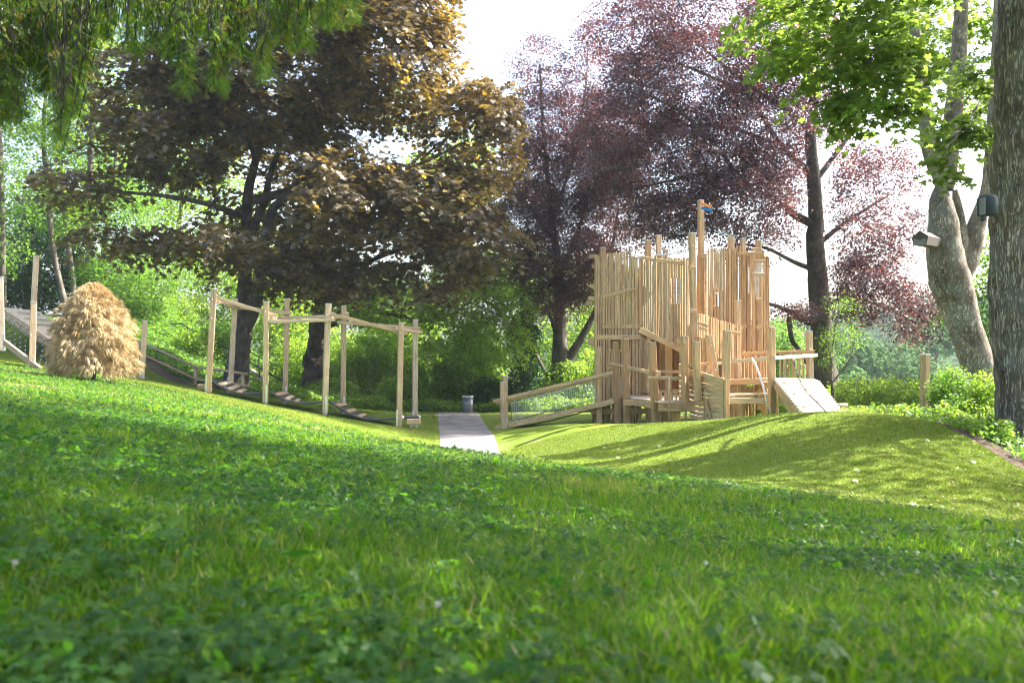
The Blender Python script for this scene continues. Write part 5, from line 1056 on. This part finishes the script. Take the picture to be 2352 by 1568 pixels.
def clover(name, x, y, size, hgt, lab, m=L_CLOVER):
    n = len(x); z = H(x, y)+hgt; c = np.stack([x, y, z], 1); up = unit(np.array([0,0,1.])+R.normal(size=(n,3))*.35)
    a0 = R.random(n)*6.28; u = unit(np.cross(up, np.array([.3,.9,.1]))); v = np.cross(up, u); C_, N_, S_, T_, RV = [], [], [], [], []
    rb = .45+R.normal(size=n)*.25
    for k in range(3):
        a = a0+k*2.094; d = u*np.cos(a)[:,None]+v*np.sin(a)[:,None]
        C_.append(c+d*size[:,None]*.52); N_.append(up+d*.25); S_.append(size); T_.append(np.cross(d, up)); RV.append(rb)
    return tag(leaves(name, np.concatenate(C_), np.concatenate(N_), np.concatenate(S_), [(0,-.5),(.3,-.25),(.45,.2),(.25,.5),(0,.38),(-.25,.5),(-.45,.2),(-.3,-.25)], m, None, np.concatenate(RV), .15, np.concatenate(T_)), lab, 'clover', kind='stuff')
xs, ys, ss, hs = [], [], [], []
for n, D0, D1, s in ((22000,.75,3.5,.016),(34000,3.5,9,.021),(18000,9,22,.03)):
    a, b_, px_ = fan(n, D0, D1, pw=1.6, end=LAWN_END); k = vnoise(a, b_, 1.6, 9)+np.interp(px_, [0,1200,2300], [.35,.15,-.35])+R.normal(size=len(a))*.25 > .05
    a, b_ = a[k], b_[k]; xs.append(a); ys.append(b_); ss.append(s*R.uniform(.6,1.15,len(a))); hs.append(R.uniform(.02,.075,len(a)))
clover('clover_patches', np.concatenate(xs), np.concatenate(ys), np.concatenate(ss), np.concatenate(hs), 'patches of three leaved clover mixed through the foreground lawn')
# broad single weeds
a, b_, _ = fan(450, 1.2, 16, pw=1.4, end=LAWN_END); n = len(a); c = np.stack([a, b_, H(a, b_)+R.uniform(.02,.07,n)], 1)
tag(leaves('broadleaf_weeds', c, np.array([0,-.2,1])+R.normal(size=(n,3))*.5, R.uniform(.035,.075,n), [(0,-.6),(.18,-.3),(.24,.1),(.12,.45),(0,.62),(-.12,.45),(-.24,.1),(-.18,-.3)], L_CLOVER, None, None, .25), 'broad leaved weeds scattered in the lawn', 'weeds', kind='stuff')
# turf fibres
Xp = R.uniform(950, 2700, 260000); D0 = LAWN_END(Xp)-.1; D1 = np.minimum(TURF_END(Xp), 22); u = R.random(len(Xp)); D = np.sqrt(D0**2+(D1**2-D0**2)*u); k = D1 > D0; Xp, D = Xp[k], D[k]
x = (Xp-1176)/F*D
onp = (x > np.interp(D, pa[:,1], pa[:,0])-.03) & (x < np.interp(D, pb[:,1], pb[:,0])+.03) & (D > 19.8); x, D = x[~onp], D[~onp]
n = len(x)
blades('turf_fibres', x, D, R.uniform(.015,.035,n), (.003+.0006*D)*R.uniform(.7,1.2,n), R.uniform(.3,1.2,n), L_TURF, .45+R.normal(size=n)*.2, 'short yellow green artificial turf fibres over the mound', 'turf', z=H(x, D)+.008)
Xp = R.uniform(-300, 1000, 120000); D0 = LAWN_END(Xp)-.2; D1 = TURF_END(Xp); u = R.random(len(Xp)); D = D0+(D1-D0)*u; x = (Xp-1176)/F*D; n = len(x)
blades('turf_fibres', x, D, R.uniform(.015,.035,n), (.003+.0006*D)*R.uniform(.7,1.2,n), R.uniform(.3,1.2,n), L_TURF, .5+R.normal(size=n)*.2, 'short yellow green artificial turf fibres under the mat bridge', 'turf', z=H(x, D)+.008)
# ground cover
def cover(name, lab, x0, x1, f0, f1, n, size, h, m, shape=STAR):
    X = R.uniform(x0, x1, n); d0, d1 = f0(X), f1(X); D = d0+(d1-d0)*R.random(n); x = (X-1176)/F*D
    c = np.stack([x, D, H(x, D)+R.random(n)*h*(.55+.45*vnoise(x, D, 2.0, 4))], 1)
    return tag(leaves(name, c, np.array([0,-.25,1])+R.normal(size=(n,3))*.6, size*R.uniform(.6,1.3,n), shape, m), lab, 'ground cover', kind='stuff')
cover('bank_ground_cover', 'low green ground cover on the bank around the stair', 250, 700, lambda x: TURF_END(x)+np.interp(x, [330,600], [2.2,.7]), lambda x: 0*x+43, 60000, .17, .35, L_WOOD)
cover('edge_ground_cover', 'leafy low plants along the far edge of the turf', 600, 1560, lambda x: TURF_END(x)+.15, lambda x: TURF_END(x)+4.5, 42000, .13, .65, L_LIME)  # lime colour brightens these shaded plants as sun would
cover('edge_grass', 'long dark grass behind the litter bin', 900, 1320, lambda x: TURF_END(x)+.05, lambda x: TURF_END(x)+1.6, 9000, .10, .45, L_WOOD, BEECH)
cover('bed_ground_cover', 'leafy green ground cover between the mulch strip and the big right trunk', 2090, 3000, lambda x: TURF_END(x)+np.interp(x, [2090,2200,3000], [.15,.3,.45]), lambda x: TURF_END(x)+np.interp(x, [2090,2200,3000],[3.5,6,7]), 15000, .065, .28, L_WOOD)
cover('sunny_plants', 'sunlit yellow green plants below the shrubs at the right', 2150, 2330, lambda x: TURF_END(x)+1.0, lambda x: TURF_END(x)+6, 9000, .075, .42, L_LIME)
cover('far_bank_plants', 'pale low growth below the hillside view', 1700, 2260, lambda x: TURF_END(x)+.3, lambda x: 0*x+30, 16000, .09, .3, L_LIME)

# ------------------------------------------------------------------ fallen leaves and clover flowers
L_FALL = leaf_mat('fallen_leaf', [(0,(.30,.36,.14)),(1,(.45,.46,.26))], [(0,(.4,.4,.2)),(1,(.5,.5,.2))], .2)
for lab, (x, y, D) in {'pale fallen leaf lying highest on the right side of the mound':(2131,1012,11.6), 'pale fallen leaf on the shaded right flank of the mound':(2100,1190,7.9), 'bright fallen leaf in the sunny middle of the mound':(1970,1093,9.9), 'fallen leaf near the mulch strip':(2235,1055,10.6), 'fallen leaf on the mound below the tower':(1388,1040,17.3), 'fallen leaf low on the left side of the mound':(1420,1062,15), 'fallen leaf in the shaded middle of the mound':(1515,1020,15.5), 'small leaf lying below the bright one on the mound':(1965,1113,9.4)}.items():
    xx = (x-1176)/F*D; c = np.array([[xx, D, Hs(xx, D)+.04]])
    tag(leaves('fallen_leaf', c, [[.1,-.5,1]], .085, MAPLE, L_FALL, None, np.array([rnd.random()]), .2), lab, 'leaf', 'fallen leaves on the turf mound')
Xl = R.uniform(300, 2500, 2600); u = R.random(2600); d0, d1 = LAWN_END(Xl)+.1, np.minimum(TURF_END(Xl), 33); Dl = d0+(d1-d0)*u; xl = (Xl-1176)/F*Dl
cl = np.stack([xl, Dl, H(xl, Dl)+.032], 1); L_LIT = leaf_mat('litter_leaf', [(0,(.10,.06,.03)),(.6,(.25,.17,.09)),(1,(.42,.38,.22))], [(0,(.2,.12,.05)),(1,(.4,.35,.15))], .15, .8, .1)
tag(leaves('leaf_litter', cl, np.array([0,0,1])+R.normal(size=(2600,3))*.25, R.uniform(.02,.055,2600), BEECH, L_LIT), 'tiny dry leaves and bud scales scattered over turf and path', 'leaf litter', kind='stuff')
L_BLOOM = leaf_mat('clover_bloom', [(0,(.5,.47,.40)),(1,(.6,.56,.50))], [(0,(.4,.38,.3)),(1,(.4,.38,.3))], .2)
def flower(lab, x, D):
    xx = (x-1176)/F*D; z = Hs(xx, D); T = thing('clover_flower', lab, 'flower', (xx, D, z), 'white clover flowers in the lawn')
    n = 30; d = unit(R.normal(size=(n,3))*np.array([1,1,.7])); c = np.array([xx, D, z+.085])+d*.005
    leaves('bloom', c, d, .006, BEECH, L_BLOOM, T, np.full(n, .5), .2)
    b = MB(); b.tube([(xx, D, z-.01), (xx+.003, D, z+.085)], .0012, 5); b.build('stem', L_CLOVER, T)
for lab, x, D in [('white clover flower at the lower left corner of the lawn', 35, 1.45), ('white clover flower at the bottom centre of the lawn', 1005, 1.32), ('white clover flower low in the right half of the lawn', 1620, 1.9), ('white clover flower in the middle of the shaded lawn', 1180, 3.0), ('white clover flower on the sunny upper left lawn', 420, 7.5)]: flower(lab, x, D)

# ------------------------------------------------------------------ hazy valley air
def haze_box():
    b = MB(); x0, x1, y0, y1, z0, z1_ = -420, 520, -120, 560, -40, 42
    v = [(x0,y0,z0),(x1,y0,z0),(x1,y1,z0),(x0,y1,z0),(x0,y0,z1_),(x1,y0,z1_),(x1,y1,z1_),(x0,y1,z1_)]
    b.add(v, [(3,2,1,0),(4,5,6,7),(0,1,5,4),(1,2,6,5),(2,3,7,6),(3,0,4,7)])
    m = bpy.data.materials.new('haze_air'); m.use_nodes = True; n = m.node_tree.nodes; n.clear()
    pv = n.new('ShaderNodeVolumePrincipled'); pv.inputs['Density'].default_value = .00042; pv.inputs['Color'].default_value = (.78,.89,1,1); pv.inputs['Anisotropy'].default_value = 0
    o = n.new('ShaderNodeOutputMaterial'); m.node_tree.links.new(pv.outputs[0], o.inputs['Volume'])
    tag(b.build('haze', m), 'thin pale haze fading the far hillside', 'haze', kind='stuff')
haze_box()
